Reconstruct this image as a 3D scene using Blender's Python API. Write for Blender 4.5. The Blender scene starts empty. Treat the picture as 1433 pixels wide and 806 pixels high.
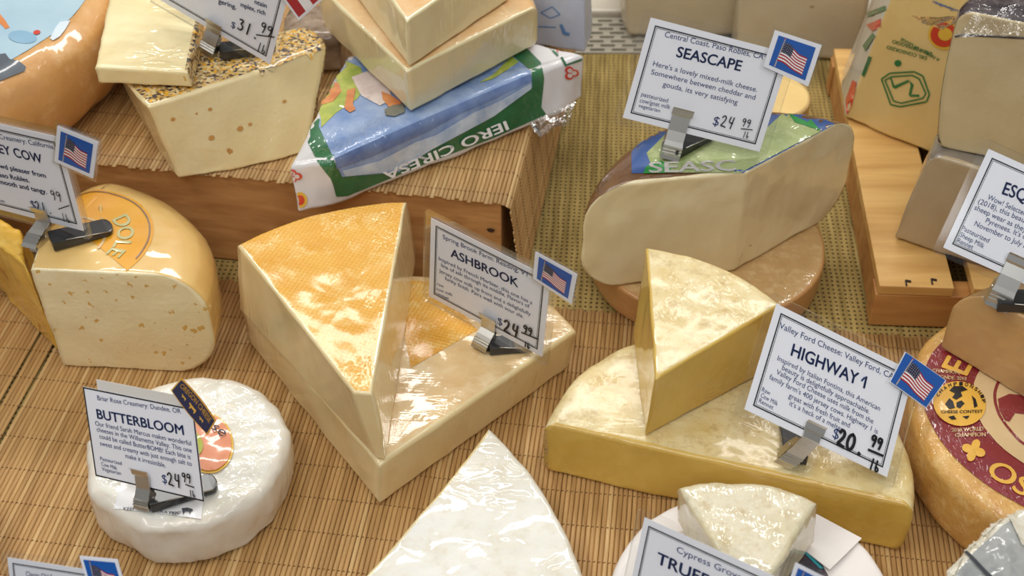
import bpy, bmesh, math, random
from mathutils import Vector, Matrix, noise
from mathutils.bvhtree import BVHTree
from mathutils.geometry import delaunay_2d_cdt
random.seed(7)
SC = bpy.context.scene
COL = SC.collection
R = math.radians
# ------------------------------------------------------------------ camera, light, exposure
CAM_H, PITCH, FPX = 0.73, R(41.3), 1845.0
cam = bpy.data.cameras.new('camera'); camo = bpy.data.objects.new('camera', cam); COL.objects.link(camo)
camo.location = (0, 0, CAM_H); camo.rotation_euler = (math.pi/2 - PITCH, 0, 0)
cam.sensor_width = 36; cam.lens = FPX/1433*36; cam.clip_start = 0.02
cam.dof.use_dof = True; cam.dof.focus_distance = 0.93; cam.dof.aperture_fstop = 9.0
SC.camera = camo
SC.view_settings.view_transform = 'Standard'; SC.view_settings.look = 'None'
SC.view_settings.exposure = 0.12; SC.view_settings.gamma = 1.0; SC.view_settings.use_curve_mapping = False
SC.cycles.use_denoising = True; SC.cycles.max_bounces = 8; SC.cycles.transparent_max_bounces = 16
wd = bpy.data.worlds.new('shop'); SC.world = wd; wd.use_nodes = True
wd.node_tree.nodes['Background'].inputs[0].default_value = (.95, .97, 1.0, 1)
wd.node_tree.nodes['Background'].inputs[1].default_value = 0.25
def area(name, loc, target, sx, sy, power, col):
    l = bpy.data.lights.new(name, 'AREA'); l.shape = 'RECTANGLE'; l.size = sx; l.size_y = sy; l.energy = power; l.color = col
    o = bpy.data.objects.new(name, l); COL.objects.link(o); o.location = loc
    o.rotation_euler = (Vector(target)-Vector(loc)).to_track_quat('-Z', 'Y').to_euler()
area('case_tube_light', (-.05, 1.62, 1.08), (0, .75, 0), 1.5, .14, 10.0, (1, .97, .92))
area('ceiling_light', (-.9, .35, 1.9), (0, .75, 0), 1.2, .5, 11.0, (1, .98, .95))
area('ceiling_light', (.5, .6, 2.2), (0, .8, 0), 1.2, .4, 7.0, (1, .98, .95))
area('front_fill_light', (.1, -.75, 1.75), (0, .8, .05), 1.6, .5, 11.0, (.95, .975, 1))  # added fill from behind the camera, brightens the card fronts

# ------------------------------------------------------------------ helpers
SP, CP = math.sin(PITCH), math.cos(PITCH)
def ray(px, py):
    x = (px-716.5)/FPX; y = -(py-403)/FPX
    return Vector((x, y*SP+CP, y*CP-SP))
EYE = Vector((0, 0, CAM_H))
def pt(px, py, z=0.0):
    d = ray(px, py); return EYE + d*((z-CAM_H)/d.z)
def on_plane(px, py, p0, n):
    d = ray(px, py); return EYE + d*((p0-EYE).dot(n)/d.dot(n))
def pts(l, z): return [pt(a, b, z) for a, b in l]

def mesh_obj(name, verts, faces, mats, parent=None, smooth=True, midx=None, normals=None):
    me = bpy.data.meshes.new(name)
    o = bpy.data.objects.new(name, me)
    off = Vector((0, 0, 0))
    if parent is not None:
        off = parent.matrix_basis.translation
        o.parent = parent
    me.from_pydata([Vector(v)-off for v in verts], [], faces)
    if not isinstance(mats, (list, tuple)): mats = [mats]
    for m in mats: me.materials.append(m)
    if midx: me.polygons.foreach_set('material_index', midx)
    if smooth: me.polygons.foreach_set('use_smooth', [True]*len(me.polygons))
    me.update()
    if normals: me.normals_split_custom_set_from_vertices(normals)
    COL.objects.link(o)
    return o
def tag(o, label, cat, group=None, kind=None):
    o['label'] = label; o['category'] = cat
    if group: o['group'] = group
    if kind: o['kind'] = kind
    return o
def empty(name, loc, label, cat, group=None):
    o = bpy.data.objects.new(name, None); COL.objects.link(o); o.location = loc; o.empty_display_size = .01
    return tag(o, label, cat, group)

class MB:
    """collects simple shapes into one mesh"""
    def __init__(s): s.v = []; s.f = []; s.m = []
    def add(s, vs, fs, m=0):
        b = len(s.v); s.v += [Vector(v) for v in vs]; s.f += [tuple(b+i for i in f) for f in fs]; s.m += [m]*len(fs)
    def box(s, o, ax, ay, az, m=0, bev=0):
        o, ax, ay, az = map(Vector, (o, ax, ay, az))
        if bev:
            bm = bmesh.new(); vs = []
            for k in range(8): vs.append(bm.verts.new(o+ax*(k & 1)+ay*(k >> 1 & 1)+az*(k >> 2 & 1)))
            for f in ((0,2,3,1),(4,5,7,6),(0,1,5,4),(2,6,7,3),(0,4,6,2),(1,3,7,5)): bm.faces.new([vs[i] for i in f])
            bmesh.ops.recalc_face_normals(bm, faces=bm.faces)
            bmesh.ops.bevel(bm, geom=bm.edges[:], offset=bev, segments=2, profile=.5, affect='EDGES')
            bm.verts.index_update()
            s.add([v.co.copy() for v in bm.verts], [[v.index for v in f.verts] for f in bm.faces], m); bm.free(); return
        vs = [o+ax*(k & 1)+ay*(k >> 1 & 1)+az*(k >> 2 & 1) for k in range(8)]
        fs = [(0,2,3,1),(4,5,7,6),(0,1,5,4),(2,6,7,3),(0,4,6,2),(1,3,7,5)]
        if ax.cross(ay).dot(az) < 0: fs = [f[::-1] for f in fs]
        s.add(vs, fs, m)
    def tube(s, path, r, n=6, m=0):
        path = [Vector(p) for p in path]; rings = []
        for i, p in enumerate(path):
            t = (path[min(i+1, len(path)-1)]-path[max(i-1, 0)]).normalized()
            u = t.orthogonal().normalized() if i == 0 else (u - t*u.dot(t)).normalized()
            w = t.cross(u); rings.append([p+(u*math.cos(a)+w*math.sin(a))*r for a in [2*math.pi*k/n for k in range(n)]])
        vs = [q for rg in rings for q in rg]
        fs = [(i*n+k, i*n+(k+1) % n, (i+1)*n+(k+1) % n, (i+1)*n+k) for i in range(len(path)-1) for k in range(n)]
        fs += [tuple(range(n))[::-1], tuple((len(path)-1)*n+k for k in range(n))]
        s.add(vs, fs, m)
    def build(s, name, mats, parent=None, smooth=False):
        return mesh_obj(name, s.v, s.f, mats, parent, smooth, s.m)

# ------------------------------------------------------------------ materials
def nodes(name):
    m = bpy.data.materials.new(name); m.use_nodes = True
    nt = m.node_tree; b = nt.nodes['Principled BSDF']
    return m, nt, b
def N(nt, t, **kw):
    n = nt.nodes.new(t)
    for k, v in kw.items():
        if k in n.inputs: n.inputs[k].default_value = v
        else: setattr(n, k, v)
    return n
def c4(c): return (c[0], c[1], c[2], 1)
def srgb(r, g, b):
    f = lambda u: (u/255/12.92) if u <= 10 else ((u/255+.055)/1.055)**2.4
    return (f(r), f(g), f(b))
def ramp(nt, fac, stops):
    r = nt.nodes.new('ShaderNodeValToRGB'); e = r.color_ramp.elements
    while len(e) < len(stops): e.new(.5)
    for i, (p, c) in enumerate(stops): e[i].position = p; e[i].color = c4(c) if len(c) == 3 else c
    nt.links.new(fac, r.inputs[0]); return r.outputs[0]
def mixc(nt, fac, a, b):
    n = nt.nodes.new('ShaderNodeMix'); n.data_type = 'RGBA'
    for s, v in ((n.inputs[0], fac), (n.inputs[6], a), (n.inputs[7], b)):
        if hasattr(v, 'links'): nt.links.new(v, s)
        elif isinstance(v, (int, float)): s.default_value = v
        else: s.default_value = c4(v)
    return n.outputs[2]
def mathn(nt, op, a, b=0.0, c=None):
    n = nt.nodes.new('ShaderNodeMath'); n.operation = op
    for i, v in enumerate((a, b) if c is None else (a, b, c)):
        if hasattr(v, 'links'): nt.links.new(v, n.inputs[i])
        else: n.inputs[i].default_value = v
    return n.outputs[0]
def plain(name, col, rough=.5, metal=0.0, coat=0.0, bump=0, scale=200, spec=.5):
    m, nt, b = nodes(name)
    b.inputs['Base Color'].default_value = c4(col); b.inputs['Roughness'].default_value = rough
    b.inputs['Metallic'].default_value = metal; b.inputs['Coat Weight'].default_value = coat; b.inputs['Coat Roughness'].default_value = .08
    b.inputs['Specular IOR Level'].default_value = spec
    if bump:
        tc = N(nt, 'ShaderNodeTexCoord'); nz = N(nt, 'ShaderNodeTexNoise', Scale=scale, Detail=4.0)
        nt.links.new(tc.outputs['Object'], nz.inputs['Vector'])
        bp = N(nt, 'ShaderNodeBump', Strength=bump, Distance=.001); nt.links.new(nz.outputs[0], bp.inputs['Height'])
        nt.links.new(bp.outputs[0], b.inputs['Normal'])
    return m
def cheese_mat(name, a, b2, scale=30, fine=None, spots=None, rough=.45, coat=1.0, wrinkle=.5, wscale=55, stretch=(1.5, .6, 1), wrot=.6, wmask=.5,
               sss=.12, bump=.2, bscale=250, coat_rough=.06, weave=0):
    """a: main colour, b2: second colour, fine: (colour, amount, scale), spots: (colour, scale, radius, chance)"""
    m, nt, b = nodes(name); L = nt.links.new
    tc = N(nt, 'ShaderNodeTexCoord'); co = tc.outputs['Object']
    n1 = N(nt, 'ShaderNodeTexNoise', Scale=scale, Detail=6.0, Roughness=.6); L(co, n1.inputs['Vector'])
    col = ramp(nt, n1.outputs[0], [(.34, a), (.68, b2)])
    height = n1.outputs[0]
    if fine:
        fc, amt, fs = fine
        n2 = N(nt, 'ShaderNodeTexNoise', Scale=fs, Detail=5.0, Roughness=.7); L(co, n2.inputs['Vector'])
        k = ramp(nt, n2.outputs[0], [(.5, (0, 0, 0)), (.68, (amt,)*3)])
        col = mixc(nt, k, col, fc)
    n3 = N(nt, 'ShaderNodeTexNoise', Scale=bscale, Detail=3.0); L(co, n3.inputs['Vector'])
    h = n3.outputs[0]
    if weave:
        mp = N(nt, 'ShaderNodeMapping'); mp.inputs['Rotation'].default_value = (0, 0, .35); L(co, mp.inputs['Vector'])
        w1 = N(nt, 'ShaderNodeTexWave', Scale=weave, Distortion=.6); w2 = N(nt, 'ShaderNodeTexWave', Scale=weave, Distortion=.6); w2.bands_direction = 'Y'
        L(mp.outputs[0], w1.inputs['Vector']); L(mp.outputs[0], w2.inputs['Vector'])
        w = mathn(nt, 'MULTIPLY', w1.outputs['Fac'], w2.outputs['Fac'])
        col = mixc(nt, mathn(nt, 'MULTIPLY', w, .45), col, b2)
        h = mathn(nt, 'ADD', h, mathn(nt, 'MULTIPLY', w, 1.2))
    if spots:
        scs, sscale, rad, chance = spots
        nw = N(nt, 'ShaderNodeTexNoise', Scale=sscale*2.2, Detail=2.0); L(co, nw.inputs['Vector'])
        vm = N(nt, 'ShaderNodeVectorMath', operation='MULTIPLY_ADD'); L(nw.outputs['Color'], vm.inputs[0]); vm.inputs[1].default_value = (.9/sscale,)*3; L(co, vm.inputs[2])
        vo = N(nt, 'ShaderNodeTexVoronoi', Scale=sscale); L(vm.outputs[0], vo.inputs['Vector'])
        sp = N(nt, 'ShaderNodeSeparateColor'); L(vo.outputs['Color'], sp.inputs[0])
        thr = mathn(nt, 'MULTIPLY', mathn(nt, 'SUBTRACT', sp.outputs[0], 1-chance), rad/chance)
        k = mathn(nt, 'LESS_THAN', vo.outputs['Distance'], thr)
        col = mixc(nt, k, col, scs)
        h = mathn(nt, 'SUBTRACT', h, mathn(nt, 'MULTIPLY', k, 1.5))
    L(col, b.inputs['Base Color'])
    b.inputs['Roughness'].default_value = rough
    b.inputs['Subsurface Weight'].default_value = sss; b.inputs['Subsurface Radius'].default_value = (1, .7, .35); b.inputs['Subsurface Scale'].default_value = .006
    bp = N(nt, 'ShaderNodeBump', Strength=bump, Distance=.0012); L(h, bp.inputs['Height']); L(bp.outputs[0], b.inputs['Normal'])
    b.inputs['Coat Weight'].default_value = coat; b.inputs['Coat Roughness'].default_value = coat_rough; b.inputs['Coat IOR'].default_value = 1.5
    if coat and wrinkle:
        mp = N(nt, 'ShaderNodeMapping'); mp.inputs['Scale'].default_value = stretch; mp.inputs['Rotation'].default_value = (0, 0, wrot); L(co, mp.inputs['Vector'])
        nw = N(nt, 'ShaderNodeTexNoise', Scale=wscale*1.7, Detail=5.0, Roughness=.6, Distortion=2.2); nw.noise_type = 'RIDGED_MULTIFRACTAL' if hasattr(nw, 'noise_type') else ''
        L(mp.outputs[0], nw.inputs['Vector'])
        bp2 = N(nt, 'ShaderNodeBump', Strength=min(1, wrinkle*1.3), Distance=.0022); nm = N(nt, 'ShaderNodeTexNoise', Scale=17.0, Detail=2.0); L(co, nm.inputs['Vector'])
        mk = ramp(nt, nm.outputs[0], [(wmask, (.06,)*3), (wmask+.13, (1, 1, 1))])
        L(mathn(nt, 'MULTIPLY', nw.outputs[0], mk), bp2.inputs['Height']); L(bp2.outputs[0], b.inputs['Coat Normal'])
    return m
def wood_mat(name, a, b2, rot=0.0, scale=9, stretch=14, rough=.5):
    m, nt, b = nodes(name); L = nt.links.new
    tc = N(nt, 'ShaderNodeTexCoord'); mp = N(nt, 'ShaderNodeMapping'); mp.inputs['Rotation'].default_value = (0, 0, rot)
    mp.inputs['Scale'].default_value = (1, stretch, stretch)
    L(tc.outputs['Object'], mp.inputs['Vector'])
    n1 = N(nt, 'ShaderNodeTexNoise', Scale=scale, Detail=5.0, Distortion=.4); L(mp.outputs[0], n1.inputs['Vector'])
    L(ramp(nt, n1.outputs[0], [(.3, a), (.7, b2)]), b.inputs['Base Color']); b.inputs['Roughness'].default_value = rough
    bp = N(nt, 'ShaderNodeBump', Strength=.15, Distance=.001); L(n1.outputs[0], bp.inputs['Height']); L(bp.outputs[0], b.inputs['Normal'])
    return m
def film_mat(name, gloss=.5, tint=(1, 1, 1), bump=.0, rough=.06):
    m, nt, b = nodes(name); L = nt.links.new; nt.nodes.remove(b)
    t = N(nt, 'ShaderNodeBsdfTransparent'); t.inputs[0].default_value = c4(tint)
    g = N(nt, 'ShaderNodeBsdfGlossy'); g.inputs['Roughness'].default_value = rough
    lw = N(nt, 'ShaderNodeLayerWeight', Blend=.25); mx = N(nt, 'ShaderNodeMixShader')
    f = mathn(nt, 'MULTIPLY_ADD', lw.outputs['Fresnel'], gloss, .10 if bump else .03)
    if bump:
        tc = N(nt, 'ShaderNodeTexCoord'); nz = N(nt, 'ShaderNodeTexNoise', Scale=90.0, Detail=3.0, Distortion=1.5); L(tc.outputs['Object'], nz.inputs['Vector'])
        bp = N(nt, 'ShaderNodeBump', Strength=bump, Distance=.002); L(nz.outputs[0], bp.inputs['Height']); L(bp.outputs[0], g.inputs['Normal']); L(bp.outputs[0], lw.inputs['Normal'])
    L(f, mx.inputs[0]); L(t.outputs[0], mx.inputs[1]); L(g.outputs[0], mx.inputs[2])
    L(mx.outputs[0], nt.nodes['Material Output'].inputs[0])
    return m
M = {}
M['card'] = plain('card_white', srgb(243, 243, 248), .55)
M['blue_ink'] = plain('blue_ink', srgb(24, 52, 110), .5)
M['grey_ink'] = plain('grey_ink', srgb(60, 62, 70), .5)
M['black_ink'] = plain('black_ink', srgb(22, 22, 26), .4)
M['border'] = plain('border_ink', srgb(30, 32, 38), .45)
M['lam'] = film_mat('laminate_clear', .35, (.985, .985, .98))
M['film'] = film_mat('plastic_film', .9, (.95, .95, .94), 1.0, .1)
M['steel'] = plain('clip_steel', (.60, .58, .53), .34, 1.0)
M['black'] = plain('clip_black', (.012, .012, .013), .32, 0, .3)
M['flag_blue'] = plain('flag_blue', srgb(18, 92, 178), .4)
M['flag_red'] = plain('flag_red', srgb(182, 20, 34), .45)
M['flag_white'] = plain('flag_white', srgb(250, 248, 246), .45)
M['flag_navy'] = plain('flag_navy', srgb(38, 40, 72), .45)
M['pole'] = plain('flag_pole', srgb(180, 170, 165), .4)
M['pgreen'] = plain('print_green', srgb(42, 112, 66), .4, 0, 1, .15, 90)
M['pblue'] = plain('print_sky', srgb(142, 164, 202), .4, 0, 1, .15, 90)
M['pdeep'] = plain('print_slate', srgb(106, 128, 172), .4, 0, 1, .15, 90)
M['psnow'] = plain('print_snow', srgb(190, 205, 222), .4, 0, 1, .15, 90)
M['pmeadow'] = plain('print_meadow', srgb(178, 186, 66), .4, 0, 1, .15, 90)
M['porange'] = plain('print_orange', srgb(222, 138, 74), .4, 0, 1)
M['pskin'] = plain('print_shirt', srgb(228, 214, 206), .4, 0, 1)
M['pgrey'] = plain('print_hat', srgb(112, 116, 108), .4, 0, 1)
M['pyellow'] = plain('print_yellow', srgb(236, 190, 70), .4, 0, 1)
M['pred'] = plain('print_red', srgb(214, 66, 44), .4, 0, 1)
M['maroon'] = plain('label_maroon', srgb(134, 34, 40), .4, 0, 1, .25, 220)
M['tan'] = plain('label_tan', srgb(222, 190, 140), .4, 0, 1, .2, 220)
M['gold'] = plain('label_gold', srgb(235, 180, 70), .4, 0, 1, .2, 220)

# ------------------------------------------------------------------ cheese builder: a loft between two outlines
BV = {}
def offset_corner(p, n1, n2, d1, d2):
    det = n1.x*n2.y - n1.y*n2.x
    if abs(det) < .15: return p - (n1*d1+n2*d2)*.5*1.0 if abs(d1-d2) > 1e-9 else p - n1*d1
    a, b = n1.dot(p)-d1, n2.dot(p)-d2
    return Vector(((a*n2.y-b*n1.y)/det, (n1.x*b-n2.x*a)/det))
def loft(bot, top, edges, rc=.002, rt=.006, rb=.006, bulge=0.0, nz=.0006, nscale=45, K=26, dome=0.0, lump=0.0):
    """bot/top: 3D corner lists; edges: [(kind, sag)]; returns vertices, faces, per-face kind"""
    n = len(bot)
    area2 = sum(bot[i].x*bot[(i+1) % n].y-bot[(i+1) % n].x*bot[i].y for i in range(n))
    if area2 < 0:
        bot = bot[::-1]; top = top[::-1]; edges = [edges[(n-2-i) % n] for i in range(n)]
    h = sum((t-b).length for t, b in zip(top, bot))/n
    rt = min(rt, h*.49); rb = min(rb, h*.49)
    ds = set([0.0, 1.0])
    for r_, end in ((rc, 0), (rc, 1), (rb, 0), (rt, 1)):
        for k in range(7):
            d = r_*(1-math.cos(k/6*math.pi/2))/h if r_ > 0 else 0
            ds.add(round(d if end == 0 else 1-d, 5))
    for k in range(1, 8): ds.add(k/8)
    ts = [0.0]
    for t in sorted(ds):
        if (t-ts[-1])*h > 1.2e-4 and (1-t)*h > 1.2e-4: ts.append(t)
    ts.append(1.0)
    def inset(kind, t):
        a, b = (rc, rc) if kind == 'cut' else (rb, rt)
        d0, d1 = t*h, (1-t)*h; v = 0
        if d0 < a: v += a-math.sqrt(max(0, a*a-(a-d0)**2))
        if d1 < b: v += b-math.sqrt(max(0, b*b-(b-d1)**2))
        if kind == 'rind': v -= bulge*math.sin(math.pi*t)
        return v
    V = []; kinds = []
    def ring(t, extra=0):
        P = [b.lerp(tp, t) for b, tp in zip(bot, top)]
        segs = []
        for i in range(n):
            p, q = P[i].to_2d(), P[(i+1) % n].to_2d(); sag = edges[i][1]; d = q-p; L = d.length; nn = Vector((d.y, -d.x))/L
            if abs(sag) < 1e-6: segs.append(([p.lerp(q, k/K) for k in range(K+1)], [nn]*(K+1)))
            else:
                rr = (L*L/4+sag*sag)/(2*abs(sag)); sg = 1 if sag > 0 else -1
                c = (p+q)/2 - nn*(rr-abs(sag))*sg; a0 = math.atan2((p-c).y, (p-c).x); a1 = math.atan2((q-c).y, (q-c).x)
                da = a1-a0
                while sg > 0 and da < 0: da += 2*math.pi
                while sg < 0 and da > 0: da -= 2*math.pi
                pp = []; ns = []
                for k in range(K+1):
                    a = a0+da*k/K; u = Vector((math.cos(a), math.sin(a))); pp.append(c+u*rr); ns.append(u*sg)
                segs.append((pp, ns))
        out = []
        corners = []
        for i in range(n):
            pv = segs[i-1]; cu = segs[i]
            corners.append(offset_corner(P[i].to_2d(), pv[1][-1], cu[1][0], inset(edges[i-1][0], t), inset(edges[i][0], t)))
        for i in range(n):
            a, b = corners[i], corners[(i+1) % n]; kd, sag = edges[i]
            z0, z1 = P[i].z, P[(i+1) % n].z
            if abs(sag) < 1e-6:
                l = [a.lerp(b, k/K) for k in range(K)]
            else:
                v = inset(kd, t); l = [q-m*v for q, m in zip(*segs[i])]
                ea, eb = a-l[0], b-l[-1]
                l = [q+ea*max(0, 1-k/4)+eb*max(0, 1-(K-k)/4) for k, q in enumerate(l)][:K]
            out += [Vector((q.x, q.y, z0+(z1-z0)*k/K)) for k, q in enumerate(l)]
        return out
    rings = [ring(t) for t in ts]; m = n*K
    for r_ in rings: V += r_
    F = []; T = []
    for j in range(len(rings)-1):
        for k in range(m):
            F.append((j*m+k, j*m+(k+1) % m, (j+1)*m+(k+1) % m, (j+1)*m+k)); T.append(edges[k//K][0])
    for end in (0, 1):
        base = rings[0] if end == 0 else rings[-1]
        c = sum(base, Vector())/m; prev = 0 if end == 0 else (len(rings)-1)*m
        steps = 14 if end else 4
        for s in range(1, steps):
            f = 1-s/steps; b0 = len(V)
            for q in base:
                w = c+(q-c)*f; w.z += (dome*(1-f*f) if end else 0); V.append(w)
            for k in range(m):
                q = (prev+k, prev+(k+1) % m, b0+(k+1) % m, b0+k)
                F.append(q if end else q[::-1]); T.append('top' if end else 'bottom')
            prev = b0
        V.append(c+Vector((0, 0, dome if end else 0))); ci = len(V)-1
        for k in range(m):
            q = (prev+k, prev+(k+1) % m, ci); F.append(q if end else q[::-1]); T.append('top' if end else 'bottom')
    # organic unevenness
    me = bpy.data.meshes.new('tmp'); me.from_pydata(V, [], F); me.update()
    nr = [v.normal.copy() for v in me.vertices]
    zb = min(v.z for v in V)
    V2 = []
    for v, q in zip(V, nr):
        d = noise.noise(v*nscale)*nz + noise.noise(v*nscale*3.1)*nz*.35 + noise.noise(v*22+Vector((3, 1, 7)))*lump
        w = v+q*d
        if w.z < zb: w.z = zb
        V2.append(w)
    bpy.data.meshes.remove(me)
    return V2, F, T
def cheese(name, label, cat, geo, parts, group=None):
    """parts: {part name: (kinds, material)}; the first one carries the bottom too"""
    V, F, T = geo
    zb = min(v.z for v in V); c = sum(V, Vector())/len(V); c.z = zb
    root = empty(name, c, label, cat, group)
    me = bpy.data.meshes.new('tmp'); me.from_pydata(V, [], F); me.update(); nr = [v.normal.copy() for v in me.vertices]; bpy.data.meshes.remove(me)
    BV[root.name] = BVHTree.FromPolygons(V, F)
    for pn, (kinds, mat) in parts.items():
        fs = [f for f, t in zip(F, T) if t in kinds]
        if not fs: continue
        ids = sorted({i for f in fs for i in f}); mp = {i: k for k, i in enumerate(ids)}
        mesh_obj(pn, [V[i] for i in ids], [tuple(mp[i] for i in f) for f in fs], mat, root, True, None, [nr[i] for i in ids])
    return root
def circle_corners(c, r, z, k=4, a0=.3): return [Vector((c[0]+r*math.cos(a0+2*math.pi*i/k), c[1]+r*math.sin(a0+2*math.pi*i/k), z)) for i in range(k)]
def round_edges(r, k=4, kind='rind'): return [(kind, r*(1-math.cos(math.pi/k)))]*k

def fill2d(poly, step):
    n = len(poly); pin = list(poly)
    xs = [p[0] for p in poly]; ys = [p[1] for p in poly]
    # resample the border
    bd = []
    for i in range(n):
        a, b = Vector(poly[i]), Vector(poly[(i+1) % n]); k = max(1, int((b-a).length/step))
        bd += [a.lerp(b, j/k) for j in range(k)]
    def inside(x, y):
        r = False
        for i in range(n):
            (x1, y1), (x2, y2) = poly[i], poly[i-1]
            if (y1 > y) != (y2 > y) and x < (x2-x1)*(y-y1)/(y2-y1)+x1: r = not r
        return r
    pin = [Vector((p[0], p[1])) for p in bd]; nb = len(pin)
    y = min(ys)+step*.5
    while y < max(ys):
        x = min(xs)+step*.5
        while x < max(xs):
            if inside(x, y) and min((Vector((x, y))-q).length for q in pin[:nb]) > step*.35: pin.append(Vector((x, y)))
            x += step
        y += step
    v, e, f, *_ = delaunay_2d_cdt(pin, [], [list(range(nb))], 1, 1e-9)
    return v, f
def decal(root, name, mat, poly, step=None, mode='cam', off=.0004, parent=None):
    """a printed patch that hugs the surface of root; poly in photo pixels ('cam') or world xy ('down')"""
    step = step or (6 if mode == 'cam' else .006)
    v, f = fill2d([tuple(p) for p in poly], step)
    V = []; ok = []
    bv = BV[root.name]
    for p in v:
        if mode == 'cam': hit = bv.ray_cast(EYE, ray(p.x, p.y).normalized())
        else: hit = bv.ray_cast(Vector((p.x, p.y, 2)), Vector((0, 0, -1)))
        if hit[0] is None: ok.append(False); V.append(Vector((0, 0, 0))); continue
        nn = hit[1] if hit[1].z > -.2 else -hit[1]
        V.append(hit[0]+nn*off); ok.append(True)
    fs = []
    for q in f:
        if all(ok[i] for i in q):
            g = (V[q[1]]-V[q[0]]).cross(V[q[2]]-V[q[0]])
            to = EYE-V[q[0]]
            fs.append(tuple(q) if g.dot(to) > 0 else tuple(q)[::-1])
    if not fs: print('EMPTY DECAL', name); return None
    ids = sorted({i for q in fs for i in q}); mp = {i: k for k, i in enumerate(ids)}
    o = mesh_obj(name, [V[i] for i in ids], [tuple(mp[i] for i in q) for q in fs], mat, root)
    return o
def disc(c, r, k=48, a0=0, a1=2*math.pi): return [(c[0]+r*math.cos(a0+(a1-a0)*i/k), c[1]+r*math.sin(a0+(a1-a0)*i/k)) for i in range(k)]
def ellipse_px(cx, cy, rx, ry, rot=0, k=28):
    o = []
    for i in range(k):
        a = 2*math.pi*i/k; x, y = rx*math.cos(a), ry*math.sin(a); o.append((cx+x*math.cos(rot)-y*math.sin(rot), cy+x*math.sin(rot)+y*math.cos(rot)))
    return o

# ------------------------------------------------------------------ lettering
TXT = {}
def text_geo(s, bold=False):
    k = (s, bold)
    if k not in TXT:
        cu = bpy.data.curves.new('t', 'FONT'); cu.body = s; cu.size = 1; cu.resolution_u = 4
        o = bpy.data.objects.new('t', cu); COL.objects.link(o)
        me = bpy.data.meshes.new_from_object(o)
        v = [x.co.copy() for x in me.vertices]; f = [tuple(p.vertices) for p in me.polygons]
        bpy.data.objects.remove(o); bpy.data.curves.remove(cu); bpy.data.meshes.remove(me)
        if bold:
            n0 = len(v); v = [p+Vector((dx, dy, 0)) for dx, dy in ((-.022, 0), (.022, 0), (0, .016), (0, -.016)) for p in v]; f = [tuple(i+k*n0 for i in q) for k in range(4) for q in f]
        x0 = min(p.x for p in v); x1 = max(p.x for p in v)
        TXT[k] = ([Vector((p.x-x0, p.y, 0)) for p in v], f, x1-x0)
    return TXT[k]
STROKES = {'0': [[(.5, 1), (.2, .85), (.1, .45), (.25, .08), (.55, .02), (.8, .25), (.85, .65), (.72, .92), (.5, 1)]],
 '1': [[(.55, 1), (.45, 0)]],
 '2': [[(.12, .78), (.3, .98), (.6, .95), (.68, .7), (.45, .38), (.1, .05), (.45, .08), (.85, .02)]],
 '3': [[(.15, .92), (.6, 1), (.62, .82), (.35, .58), (.68, .5), (.72, .2), (.45, .02), (.1, .08)]],
 '4': [[(.3, 1), (.15, .5), (.75, .5)], [(.75, 1), (.6, 0)]],
 '9': [[(.75, .9), (.4, 1), (.15, .78), (.3, .52), (.65, .62), (.78, .92), (.7, .4), (.55, 0)]],
 '.': [[(.55, .10), (.68, .05)]], '-': [[(0, .5), (1, .55)]],
 'l': [[(.5, 1), (.42, 0)]], 'b': [[(.3, 1), (.2, .05), (.6, .02), (.7, .3), (.4, .42), (.22, .3)]]}
def ribbon(mb, path, w, m=0):
    path = [Vector((p[0], p[1], p[2] if len(p) > 2 else 0)) for p in path]
    # smooth by Chaikin
    if len(path) > 2:
        for _ in range(2):
            q = [path[0]]
            for a, b in zip(path, path[1:]): q += [a.lerp(b, .25), a.lerp(b, .75)]
            path = q+[path[-1]]
    vs = []
    for i, p in enumerate(path):
        t = (path[min(i+1, len(path)-1)]-path[max(i-1, 0)]).normalized(); s = Vector((-t.y, t.x, 0))*w/2
        if i == 0: p = p-t*w*.3
        if i == len(path)-1: p = p+t*w*.3
        vs += [p+s, p-s]
    mb.add(vs, [(2*i, 2*i+1, 2*i+3, 2*i+2) for i in range(len(path)-1)], m)
def hand(mb, s, x, y, hgt, w, adv=.8, m=0):
    for ch in s:
        for st in STROKES[ch]: ribbon(mb, [(x+a*hgt*.62, y+b*hgt) for a, b in st], w, m)
        x += hgt*.62*(adv if ch not in '.' else .8)*(1.25 if ch != 'l' else 1.1)
    return x
def local_mesh(name, mb, mats, root, frame, parent, smooth=False):
    """mb in card coordinates -> a child mesh of root; frame = (centre, X, Y, Z)"""
    c, X, Y, Z = frame
    return mesh_obj(name, [c+X*v.x+Y*v.y+Z*v.z for v in mb.v], mb.f, mats, parent, smooth, mb.m)

def text_cam(root, s, mat, pL, pR, hpx, name='stamp_lettering', off=.0008, flip=False, bold=True):
    """letters printed on a face of root that looks at the aisle"""
    a, b = Vector(pL), Vector(pR); d = b-a; wpx = d.length; d.normalize(); u = Vector((d.y, -d.x)); v, f, w = text_geo(s, bold); V = []
    for p in v:
        q = a+d*(p.x/w*wpx)+u*(p.y/.72*hpx); hit = BV[root.name].ray_cast(EYE, ray(q.x, q.y).normalized())
        V.append(hit[0]+(hit[1] if hit[1].dot(EYE-hit[0]) > 0 else -hit[1])*off if hit[0] else None)
    f = [q for q in f if all(V[i] is not None for i in q)]
    ids = sorted({i for q in f for i in q}); mp_ = {i: k for k, i in enumerate(ids)}
    if f: return mesh_obj(name, [V[i] for i in ids], [tuple(mp_[i] for i in q) for q in f], mat, root, False)

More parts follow.
